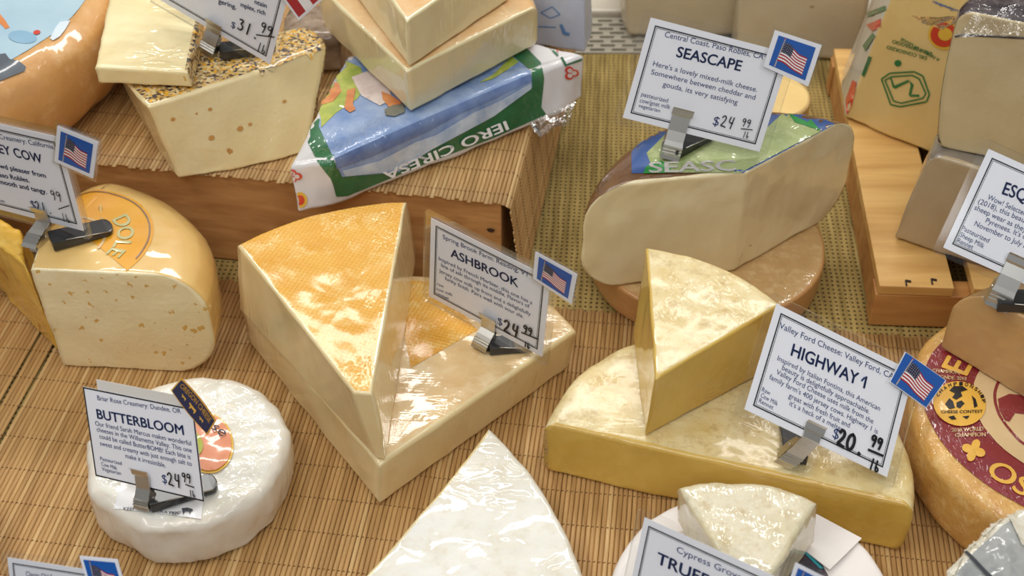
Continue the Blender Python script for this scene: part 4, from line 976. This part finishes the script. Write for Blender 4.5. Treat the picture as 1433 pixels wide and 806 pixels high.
# ------------------------------------------------------------------ price signs
POSE = {
    'sea': ((0.1468, 0.8504, 0.1866), (0.9683, -0.0696, -0.2400), (0.2472, 0.4088, 0.8785), 0.1097),
    'ash': ((-0.0184, 0.7206, 0.0974), (0.8055, -0.5915, -0.0349), (0.0603, 0.0232, 0.9979), 0.1059),
    'hwy': ((0.2141, 0.6185, 0.0956), (0.8852, -0.1353, -0.4451), (0.3376, 0.8450, 0.4147), 0.1118),
    'but': ((-0.2395, 0.5760, 0.0897), (0.8932, -0.4040, 0.1973), (-0.0299, 0.3845, 0.9226), 0.0921),
    'cow': ((-0.3703, 0.7911, 0.1505), (0.9044, -0.4193, 0.0794), (-0.0390, 0.1040, 0.9938), 0.1125),
    'mtn': ((-0.2288, 0.9331, 0.2209), (0.8582, -0.3978, -0.3244), (0.3271, -0.0632, 0.9429), 0.1104),
    'esq': ((0.3536, 0.6938, 0.1727), (0.9106, -0.2868, -0.2975), (0.4124, 0.5833, 0.6998), 0.1037),
    'tru': ((0.1097, 0.4664, 0.0770), (0.7540, -0.6265, 0.1976), (0.1729, 0.4795, 0.8604), 0.0919),
    'lft': ((-0.2658, 0.4634, 0.0736), (0.9624, -0.2480, 0.1111), (0.0081, 0.4349, 0.9004), 0.0716),
}
def quad_map(q):
    return lambda u, v: q[3].lerp(q[2], u).lerp(q[0].lerp(q[1], u), v)       # v up, q = TL TR BR BL
class Sign:
    def __init__(s, key, label, lam=True, border=.043):
        c, X, Y, w = POSE[key]; s.c = Vector(c); s.X = Vector(X).normalized(); s.Y = Vector(Y); s.Y = (s.Y-s.X*s.Y.dot(s.X)).normalized(); s.Z = s.X.cross(s.Y)
        s.w = w; s.h = w/1.42
        s.root = empty('price_sign', s.c-s.Y*s.h/2, label, 'sign', 'price cards in the cheese display')
        s.frame = (s.c, s.X, s.Y, s.Z); s.border = border
        mb = MB(); mb.box((-w/2, -s.h/2, -.0003), (w, 0, 0), (0, s.h, 0), (0, 0, .0003)); s.part('card', mb, M['card'])
        mb = MB(); t = w*.009
        def frame(i, t):
            a, b = w/2-i, s.h/2-i
            for o, x, y in (((-a, -b), 2*a, t), ((-a, b-t), 2*a, t), ((-a, -b+t), t, 2*b-2*t), ((a-t, -b+t), t, 2*b-2*t)):
                mb.add([(o[0], o[1], .00015), (o[0]+x, o[1], .00015), (o[0]+x, o[1]+y, .00015), (o[0], o[1]+y, .00015)], [(0, 1, 2, 3)])
        if border > .03: frame(w*border, t); frame(w*(border+.014), t*.35)
        else: frame(.0, w*.012)
        s.part('printed_border', mb, M['border'])
        if lam:
            e = w*.055; mb = MB(); W, H, r = w/2+e, s.h/2+e, .004
            pg = [(sx*(W-r)+r*math.cos(a), sy*(H-r)+r*math.sin(a), z_) for z_ in (.0009, -.0012) for sx, sy, a0 in ((1, 1, 0), (-1, 1, math.pi/2), (-1, -1, math.pi), (1, -1, 1.5*math.pi)) for a in [a0+math.pi/2*k/4 for k in range(5)]]
            mb.add(pg, [tuple(range(20)), tuple(range(20, 40))[::-1]]+[(i, 20+i, 20+(i+1) % 20, (i+1) % 20) for i in range(20)]); s.part('laminate_sleeve', mb, M['lam'])
        s.ink = {'blue': MB(), 'head': MB(), 'pen': MB()}
    def part(s, name, mb, mats, parent=None):
        if mb.v: return local_mesh(name, mb, mats, s.root, s.frame, s.root)
    def loc(s, px, py, z=0.0):
        p = on_plane(px, py, s.c+s.Z*z, s.Z)-s.c; return Vector((p.dot(s.X), p.dot(s.Y), 0))
    def line(s, txt, pL, pR, hpx, ink='blue', bold=False):
        a, b = s.loc(*pL), s.loc(*pR); d = b-a; L_ = d.length; d.normalize(); n = Vector((-d.y, d.x, 0)); v, f, w = text_geo(txt, bold)
        k = s.w/210.0*hpx/.72
        s.ink[ink].add([a+d*(p.x/w*L_)+n*(p.y*k)+Vector((0, 0, .00025)) for p in v], f)
    def price(s, pD, main, pM, hM, cents, pC, hC, bar, pB, pl, hl, wpx=2.6, dollar=13):
        k = s.w/200.0; z = Vector((0, 0, .0012)); mb = MB(); mo = s.ink['blue']
        a = s.loc(*pD); v, f, w = text_geo('$', False); mo.add([a+Vector((p.x*k*dollar/.72, p.y*k*dollar/.72, .00028)) for p in v], f)
        a = s.loc(*pM); hand(mb, main, a.x, a.y, hM*k, wpx*k)
        a = s.loc(*pC); hand(mb, cents, a.x, a.y, hC*k, wpx*k*.8)
        a, b = s.loc(*bar[0]), s.loc(*bar[1]); ribbon(mb, [a, b], wpx*k*.8)
        a = s.loc(*pl); hand(mb, 'lb', a.x, a.y, hl*k*1.1, wpx*k*.62)
        s.ink['pen'].add([v_+z for v_ in mb.v], mb.f)
    def done(s):
        s.part('printed_text', s.ink['blue'], M['blue_ink']); s.part('heading', s.ink['head'], M['blue_ink']); s.part('handwritten_price', s.ink['pen'], M['black_ink'])
    def sticker(s, q, kind='us', white=.1, lam=True, zoff=.0016):
        q = [s.loc(*p, z=zoff) for p in q]
        if kind == 'us':
            mp = quad_map(q)
            def patch(mb, pts_, z, m): mb.add([mp(u, v)+Vector((0, 0, zoff+z)) for u, v in pts_], [tuple(range(len(pts_)))], m)
            base = MB(); rect = lambda e, z, m: patch(base, [(-e, -e), (1+e, -e), (1+e, 1+e), (-e, 1+e)], z, m)
            if white: rect(0, 0, 0)
            base.add([mp(u, v)+Vector((0, 0, zoff-.0006)) for u, v in ((0, 0), (1, 0), (1, 1), (0, 1))], [(3, 2, 1, 0)], 0)
            st = s.part('flag_sticker', base, [M['card']])
            pr = MB(); i = white
            patch(pr, [(i, i), (1-i, i), (1-i, 1-i), (i, 1-i)], .0002, 0)
            S_ = lambda u, v: (i+(1-2*i)*u, i+(1-2*i)*v)
            patch(pr, [S_(.13, .02), S_(.165, .02), S_(.205, .95), S_(.18, .95)], .0003, 4); patch(pr, [S_(.175, .95), S_(.21, .95), S_(.21, .985), S_(.175, .985)], .00035, 1)
            def fl(u, v):   # waving cloth
                x = .215+.66*u; top = .86-.26*u+.035*math.sin(u*7.5); hgt = .60-.08*u+.03*math.sin(u*6+1)
                return S_(x-.06*(1-v)*(1-u), top-hgt*(1-v))
            n = 16
            for k in range(13):
                for a in range(n):
                    u0, u1 = a/n, (a+1)/n; v0, v1 = 1-(k+1)/13, 1-k/13
                    patch(pr, [fl(u0, v0), fl(u1, v0), fl(u1, v1), fl(u0, v1)], .0004, 1 if k % 2 == 0 else 2)
            for a in range(6):
                for b_ in range(4):
                    u0, u1 = .40*a/6, .40*(a+1)/6; v0, v1 = 1-7/13*(b_+1)/4, 1-7/13*b_/4
                    patch(pr, [fl(u0, v0), fl(u1, v0), fl(u1, v1), fl(u0, v1)], .0005, 3)
            for a in range(6):
                for b_ in range(5):
                    u, v = .40*(a+.5)/6, 1-7/13*(b_+.5)/5; d = .011
                    patch(pr, [fl(u-d, v), fl(u, v-d*1.6), fl(u+d, v), fl(u, v+d*1.6)], .0006, 2)
            o = s.part('flag_print', pr, [M['flag_blue'], M['flag_red'], M['flag_white'], M['flag_navy'], M['pole']]); o.parent = st
            if lam:
                lb_ = MB(); lb_.add([mp(u, v)+Vector((0, 0, zoff+z)) for z in (.0012, -.0010) for u, v in ((-.07, -.09), (1.07, -.09), (1.07, 1.09), (-.07, 1.09))], [(0, 1, 2, 3), (7, 6, 5, 4)]); o = s.part('flag_laminate', lb_, M['lam']); o.parent = st
            return st
        mp = quad_map(q); patch = lambda mb, pts_, z, m: mb.add([mp(u, v)+Vector((0, 0, zoff+z)) for u, v in pts_], [tuple(range(len(pts_)))], m)
        if kind == 'bands':
            base = MB(); patch(base, [(0, 0), (1, 0), (1, 1), (0, 1)], 0, 0); base.add([mp(u, v)+Vector((0, 0, zoff-.0006)) for u, v in ((0, 0), (1, 0), (1, 1), (0, 1))], [(3, 2, 1, 0)], 0); st = s.part('flag_sticker', base, [M['card']])
            pr = MB()
            for a, b_, m_ in ((.07, .36, 0), (.36, .66, 1), (.66, .94, 0)): patch(pr, [(.06, a), (.94, a), (.94, b_), (.06, b_)], .0002, m_)
            o = s.part('flag_print', pr, [M['flag_red'], M['flag_white']]); o.parent = st
            lb_ = MB(); lb_.add([mp(u, v)+Vector((0, 0, zoff+z)) for z in (.0012, -.0010) for u, v in ((-.07, -.09), (1.07, -.09), (1.07, 1.09), (-.07, 1.09))], [(0, 1, 2, 3), (7, 6, 5, 4)]); o = s.part('flag_laminate', lb_, M['lam']); o.parent = st
        if kind == 'badge':
            shape = lambda e: [(-.03+e, .0+e*2), (.2, -.07+e*2), (.5, -.10+e*2), (.8, -.07+e*2), (1.03-e, .0+e*2), (1.0-e, .5), (1.03-e, 1.0-e*2), (.8, .93-e*2), (.5, .90-e*2), (.2, .93-e*2), (-.03+e, 1.0-e*2), (0+e, .5)]
            shape = lambda e: [(e, e*2.2)]+[(t, -.10*math.sin(math.pi*t)+e*2.2) for t in (.1, .3, .5, .7, .9)]+[(1-e, e*2.2), (1-e, 1-e*2.2)]+[(t, 1+.12*math.sin(math.pi*t)-e*2.2) for t in (.9, .7, .5, .3, .1)]+[(e, 1-e*2.2)]
            base = MB(); patch(base, shape(0), 0, 0); base.add([mp(u, v)+Vector((0, 0, zoff-.0006)) for u, v in shape(0)], [tuple(range(len(shape(0))))[::-1]], 0); st = s.part('badge', base, [M['gold']])
            pr = MB(); patch(pr, shape(.025), .0002, 0)
            v, f, w = text_geo('OREGON CHEESE', True); pr.add([mp(.08+p.x/w*.84, .60+p.y*.30/.72+.10*math.sin(math.pi*(p.x/w))) + Vector((0, 0, zoff+.0004)) for p in v], f, 1)
            cow = [(0, .75), (.1, .95), (.3, .85), (.95, .85), (1, .5), (.93, .1), (.85, .1), (.83, .45), (.4, .45), (.36, .1), (.28, .1), (.24, .55), (.1, .65)]
            for x, y, sx_, sy_ in ((.2, .27, .12, .2), (.40, .18, .2, .34), (.70, .24, .11, .2)): patch(pr, [(x+sx_*a, y+sy_*b_) for a, b_ in cow], .0004, 1)
            o = s.part('badge_print', pr, [plain('badge_navy', srgb(44, 44, 78), .4), M['gold']]); o.parent = st
def z_on(names, x, y, default):
    best = None
    for n_ in names:
        h_ = BV[n_].ray_cast(Vector((x, y, 2)), Vector((0, 0, -1)))
        if h_[0] and (best is None or h_[0].z > best): best = h_[0].z
    return default if best is None else best
def clip(sg, u_px, foot_px, ztop, label, up_len=.013, wid=.0135, back=(.6, .6), blen=.046, bw=.019):
    """spring clip: front jaw from the card's lower edge down to the cheese top at foot_px, black foot behind it"""
    p = sg.loc(*u_px); e = sg.c+sg.X*p.x-sg.Y*sg.h/2             # point on the card's lower edge
    ft = pt(foot_px[0], foot_px[1], ztop+.0012); D = e-ft; L_ = D.length; D.normalize()
    D = (D-sg.X*D.dot(sg.X)).normalized(); ZP = sg.X.cross(D).normalized()
    root = empty('sign_clip', Vector((ft.x, ft.y, ztop)), label, 'clip', 'sign clips on the cheeses')
    def at(y, z): return e+(sg.Y*y+sg.Z*z if y >= 0 else D*y+ZP*z)
    prof = [(up_len+.001, .0052), (up_len, .0036), (up_len-.004, .0028), (up_len-.0055, .0016), (0, .0017), (-L_*.35, .0022), (-L_*.52, .0026), (-L_*.56, .0036), (-L_*.63, .0026), (-L_*.67, .0036), (-L_*.74, .0026), (-L_*.78, .0036), (-L_*.86, .0026), (-L_*1.0, .0022)]
    def strip(prof, wid, th, name, mat):
        mb = MB(); vs = []
        for y, z in prof:
            for sx_ in (-1, 1):
                ww = wid/2*(1.1 if y > up_len-.005 else .94 if y > -L_*.5 else 1.0)
                for dz in (th/2, -th/2): vs.append(at(y, z+dz)+sg.X*sx_*ww)
        fs = []
        for i in range(len(prof)-1):
            a = i*4; b_ = a+4
            fs += [(a, a+2, b_+2, b_), (a+1, b_+1, b_+3, a+3), (a, b_, b_+1, a+1), (a+2, a+3, b_+3, b_+2)]
        fs += [(0, 1, 3, 2), tuple(len(vs)-4+k for k in (0, 2, 3, 1))]
        mb.add(vs, [f[::-1] for f in fs]); return mb.build(name, mat, root)
    strip(prof, wid, .0007, 'front_jaw', M['steel'])
    strip([(up_len*.6, -.0022), (0, -.0024), (-L_*.5, -.0045), (-L_*.95, -.0075)], wid*.9, .0007, 'rear_jaw', M['steel'])
    # side cheeks and spring between the jaws
    for sx_ in (-1, 1):
        mb = MB(); o_ = e+sg.X*(sx_*wid*.46)
        pl = [(-.001, .0013), (-L_*.9, .0018), (-L_*.9, -.0035), (-L_*.55, -.0060), (-L_*.2, -.0040)]
        vs = [at(y, z)+sg.X*(sx_*wid*.46+d) for d in (-.0003, .0003) for y, z in pl]; n = len(pl)
        mb.add(vs, [tuple(range(n)), tuple(range(n, 2*n))[::-1]]+[(i, n+i, n+(i+1) % n, (i+1) % n) for i in range(n)]); mb.build('cheek', M['steel'], root)
    mb = MB(); o_ = at(-L_*.45, -.0022); mb.tube([o_-sg.X*wid*.5, o_+sg.X*wid*.5], .0013, 8); mb.build('hinge_pin', M['steel'], root, True)
    # black foot
    nh = Vector((-sg.Z.x, -sg.Z.y, 0)).normalized(); xh = Vector((sg.X.x, sg.X.y, 0)).normalized()
    d = (nh*back[0]+xh*back[1]).normalized(); sd = Vector((d.y, -d.x, 0))
    b0 = Vector((ft.x, ft.y, ztop+.0004))+nh*.0035+d*.001
    pl = []; n = 8
    for k in range(n+1):
        a = -math.pi/2+math.pi*k/n; pl.append(b0+d*(blen-bw*.28+bw*.28*math.cos(a))-sd*(bw*.5*math.sin(a)))
    pl = [b0+sd*bw*.42]+pl+[b0-sd*bw*.42]
    hts = [.0085]+[.0035]*(n+1)+[.0085]
    nn = len(pl)
    mb = MB(); mb.add(pl+[p_+Vector((0, 0, h_)) for p_, h_ in zip(pl, hts)], [tuple(range(nn))[::-1], tuple(range(nn, 2*nn))]+[(i, (i+1) % nn, nn+(i+1) % nn, nn+i) for i in range(nn)])
    bm = bmesh.new(); vv = [bm.verts.new(v_) for v_ in mb.v]
    for f in mb.f: bm.faces.new([vv[i] for i in f])
    bmesh.ops.recalc_face_normals(bm, faces=bm.faces); bmesh.ops.bevel(bm, geom=bm.edges[:], offset=.0007, segments=2, profile=.5, affect='EDGES'); bm.verts.index_update()
    mesh_obj('black_foot', [v_.co.copy() for v_ in bm.verts], [[v_.index for v_ in f.verts] for f in bm.faces], M['black'], root, False); bm.free()
    mb = MB(); mb.tube([pl[1]+Vector((0, 0, .0042)), pl[0].lerp(pl[1], .25)+Vector((0, 0, .0078))], .0004, 6); mb.build('wire_edge', M['steel'], root, True)
    return root

def zz(sc_, ox, oy):     # helper for points read from enlarged views of the photograph
    return lambda x, y: (ox+x/sc_, oy+y/sc_)
# 1
f = zz(3.665, 850, 10)
s = Sign('sea', 'laminated price card at 24.99 with flag, clipped on the blue-green labelled piece')
s.line('Central Coast, Paso Robles, CA', f(292, 152), f(797, 268), 8.2); s.line('SEASCAPE', f(350, 253), f(682, 328), 15.5, 'head', True)
s.line("Here's a lovely mixed-milk cheese.", f(232, 300), f(765, 435), 7.6); s.line('Somewhere between cheddar and', f(222, 343), f(755, 475), 7.6); s.line('gouda, its very satisfying', f(282, 405), f(665, 500), 7.6)
s.line('pasteurized', f(172, 455), f(308, 490), 6.5); s.line('cow/goat milk', f(164, 487), f(320, 523), 6.5); s.line('vegetarian', f(158, 512), f(268, 540), 5.5)
s.price(f(538, 602), '24', f(572, 608), 16, '99', f(682, 606), 11, (f(684, 622), f(742, 628)), 0, f(688, 665), 8, 1.7); s.done()
s.sticker([(1084.7, 42), (1150, 63), (1131, 121), (1068, 93)])
clip(s, (945, 190), (935, 223), .1352, 'steel clip with black foot on the blue-green labelled piece', wid=.0150, up_len=.017)
# 2
f = zz(3.504, 580, 280)
s = Sign('ash', 'laminated price card with flag clipped on the wide flat pale wedge')
s.line('Spring Brook Farm: Reading, VT', f(140, 188), f(562, 378), 8); s.line('ASHBROOK', f(178, 275), f(510, 428), 15.5, 'head', True)
s.line('Inspired by French Morbier, this one has a', f(120, 293), f(578, 512), 7); s.line('line of ash through its middle. Flavors of', f(132, 326), f(565, 530), 7); s.line('Jersey cow milk up front and a delightfully', f(122, 352), f(570, 568), 7); s.line('funky finish. Pairs well with sour ale.', f(150, 390), f(535, 580), 7)
s.line('raw', f(112, 415), f(145, 430), 5.6); s.line('cow milk', f(110, 440), f(188, 472), 5.6); s.line('rennet', f(110, 462), f(170, 489), 5.6)
s.price(f(408, 605), '24', f(438, 636), 22, '99', f(535, 640), 13, (f(530, 645), f(610, 678)), 0, f(540, 712), 8.5, 3.4); s.done()
s.sticker([(749, 352), (807.5, 384), (799.7, 425.5), (745.5, 389.8)])
clip(s, (684, 468), (678, 492), zl+.0004, 'steel clip with black foot holding the card on the wide flat pale wedge', up_len=.014, blen=.034, bw=.016)
# 3
f = zz(2.877, 1030, 410)
s = Sign('hwy', 'laminated price card at 20.99 with flag, clipped on the golden half wheel')
s.line('Valley Ford Cheese: Valley Ford, CA', f(172, 140), f(632, 349), 8.4); s.line('HIGHWAY 1', f(218, 250), f(518, 385), 17, 'head', True)
a_ = s.loc(*f(505, 353)); b_ = s.loc(*f(517, 341)); ribbon(s.ink['head'], [a_+Vector((0, 0, .0003)), b_+Vector((0, 0, .0003))], .0013)
s.line('Inspired by Italian Fontina, this American', f(165, 270), f(577, 475), 7); s.line('beauty is delightfully approachable.', f(183, 308), f(535, 487), 7); s.line('Valley Ford Cheese uses milk from the', f(160, 325), f(550, 527), 7)
s.line("family farm's 400 jersey cows. Highway 1 is", f(132, 345), f(568, 568), 7); s.line('great with fresh fruit and', f(210, 420), f(455, 543), 7); s.line("it's a heck of a melter", f(213, 452), f(428, 560), 7)
s.line('Raw', f(102, 395), f(135, 412), 6); s.line('Cow Milk', f(97, 418), f(165, 455), 6); s.line('Rennet', f(90, 440), f(147, 470), 6)
s.price(f(386, 580), '20.', f(398, 608), 20, '99', f(533, 612), 14, (f(530, 632), f(586, 656)), 0, f(527, 706), 12.5, 4.0); s.done()
s.sticker([(1267, 492), (1324, 532), (1296, 571), (1245, 534)], white=.015)
clip(s, (1133, 616), (1117, 655), zh+.0006, 'steel clip with black foot on the golden half wheel', up_len=.010, back=(.8, .5), blen=.040)
# 4
f = zz(3.838, 100, 520)
s = Sign('but', 'thin bordered price card with a dark badge, clipped on the white wrapped round', lam=False, border=.0)
s.line('Briar Rose Creamery: Dundee, OR', f(142, 152), f(590, 225), 8); s.line('BUTTERBLOOM', f(140, 250), f(607, 340), 16, 'head', True)
for t_, a, b_ in (('Our friend Sarah Marcus makes wonderful', (130, 288), (645, 397)), ('cheeses in the Willamette Valley. This one', (138, 320), (648, 435)), ('could be called ButterBOMB! Each bite is', (152, 357), (642, 470)), ('sweet and creamy with just enough salt to', (155, 395), (648, 507)), ('make it irresistible.', (292, 462), (508, 515))): s.line(t_, f(*a), f(*b_), 8)
s.line('Pasteurized', f(157, 475), f(272, 502), 6.5); s.line('Cow Milk', f(162, 503), f(247, 528), 6.5); s.line('Vegetarian', f(165, 530), f(268, 555), 6.5)
s.price(f(490, 595), '24', f(524, 604), 20, '99', f(600, 585), 14, (f(620, 602), f(664, 618)), 0, f(640, 665), 9, 2.6, 14); s.done()
s.sticker([(253.5, 529), (302, 589), (290, 608.5), (239, 546)], 'badge')
c_sg = s
clip(s, (203, 683), (202, 713), zb+.0018, 'steel clip with black foot on the white wrapped round', wid=.0125, up_len=.014, back=(.8, .62), bw=.016)
bkc = empty('price_card', s.c-s.Y*s.h*.5-s.Z*.004, 'blank back of a second card tucked behind the bordered card on the white round', 'card')
mb = MB(); mb.box(s.c-s.X*(s.w*.5-.0115)-s.Y*(s.h*.5)-s.Z*.0016, s.X*s.w*.86, s.Y*(s.h+.0065), s.Z*.0003); mb.build('card', plain('card_cream', srgb(228, 222, 212), .6), bkc)
# 5
f = zz(2.179, 0, 160)
s = Sign('cow', 'laminated price card with flag at the left edge, clipped on the orange-labelled piece')
s.line('Creamery: California', f(0, 74), f(165, 106), 8); s.line('EY COW', f(0, 117), f(132, 150), 15, 'head', True); s.line('wd pleaser from', f(0, 163), f(142, 194), 8, bold=True); s.line('aso Robles.', f(0, 190), f(92, 208), 8, bold=True); s.line('mooth and tangy.', f(0, 211), f(145, 243), 8, bold=True); s.line('net', f(0, 266), f(16, 269), 5)
f2 = zz(4.74, 0, 230)
s.price(f2(212, 288), '21.', f2(250, 300), 15, '99', f2(350, 228), 15, (f2(395, 292), f2(465, 268)), 0, f2(420, 372), 12, 1.8, 13); s.done()
s.sticker([(80, 176), (137, 199), (130, 250), (76, 226)])
clip(s, (63, 311), (66, 347), zd+.0008, 'steel clip with black foot on the orange-labelled piece', up_len=.013, back=(.75, .55), blen=.046)
# 6
f = zz(5.118, 200, 0)
s = Sign('mtn', 'laminated price card at 31.99 with red-white-red flag, on the herb-crusted block')
s.line('ntain', f(800, 25), f(888, 58), 8, bold=True); s.line('mplex, rich', f(700, 45), f(878, 110), 8, bold=True); s.line('gering.', f(540, 20), f(670, 66), 8, bold=True)
s.price(f(630, 190), '31.', f(678, 200), 19, '99', f(838, 215), 17, (f(818, 245), f(945, 262)), 0, f(815, 350), 13, 2.6, 11); s.done()
s.sticker([(448, -71), (382, -21), (418, 29), (452, -1)][:0] or [(382, -21), (416, -51), (452, -1), (418, 29)], 'bands') if False else s.sticker([(416, -51), (452, -1), (418, 29), (382, -21)], 'bands')
clip(s, (298, 50), (303, 80), zh1+.001, 'steel clip with black foot on the herb-crusted block', up_len=.011)
# 7
f = zz(2.878, 1170, 180)
s = Sign('esq', 'laminated price card cut off by the right edge, clipped on the smooth tan wedge')
s.line('ESQ', f(666, 262), f(762, 297), 18, 'head', True); s.line('Wow! Selected', f(607, 283), f(762, 352), 7.5); s.line('(2018), this beauty', f(570, 300), f(778, 388), 7.5); s.line('sheep wear as they', f(555, 325), f(762, 418), 7.5); s.line("Pyrenees. It's o", f(600, 378), f(762, 446), 7.5); s.line('November to July a', f(555, 390), f(762, 482), 7.5)
s.line('Pasteurized', f(503, 407), f(612, 460), 7); s.line('Sheep Milk', f(495, 433), f(592, 483), 7); s.line('Rennet', f(485, 457), f(548, 487), 7); s.done()
clip(s, (1412, 392), (1390, 430), ztw+.0006, 'steel clip with black foot on the smooth tan wedge', up_len=.014, wid=.016, back=(.3, .9))
# 8
f = zz(3.495, 830, 640)
s = Sign('tru', 'blurred laminated price card in front of the paper-wrapped round, cut off by the bottom edge')
s.line('Cypress Grove', f(408, 462), f(725, 602), 9); s.line('TRUFF', f(308, 515), f(560, 632), 17, 'head', True); s.done()
s.sticker([(1113, 787), (1172, 817), (1154, 862), (1097, 834)])
clip(s, (958, 905), (955, 955), .004, 'steel clip with black foot under the card at the bottom edge', up_len=.012)
# 9
s = Sign('lft', 'small price card with flag in the bottom left corner, cut off by the bottom edge')
s.line('Classic Old F', (37, 806), (74, 811), 10); s.done()
s.sticker([(111, 778), (164, 783), (180, 838), (127, 834)], white=.08, lam=False)
clip(s, (92, 897), (90, 950), .004, 'steel clip with black foot under the card in the bottom left corner', up_len=.01)
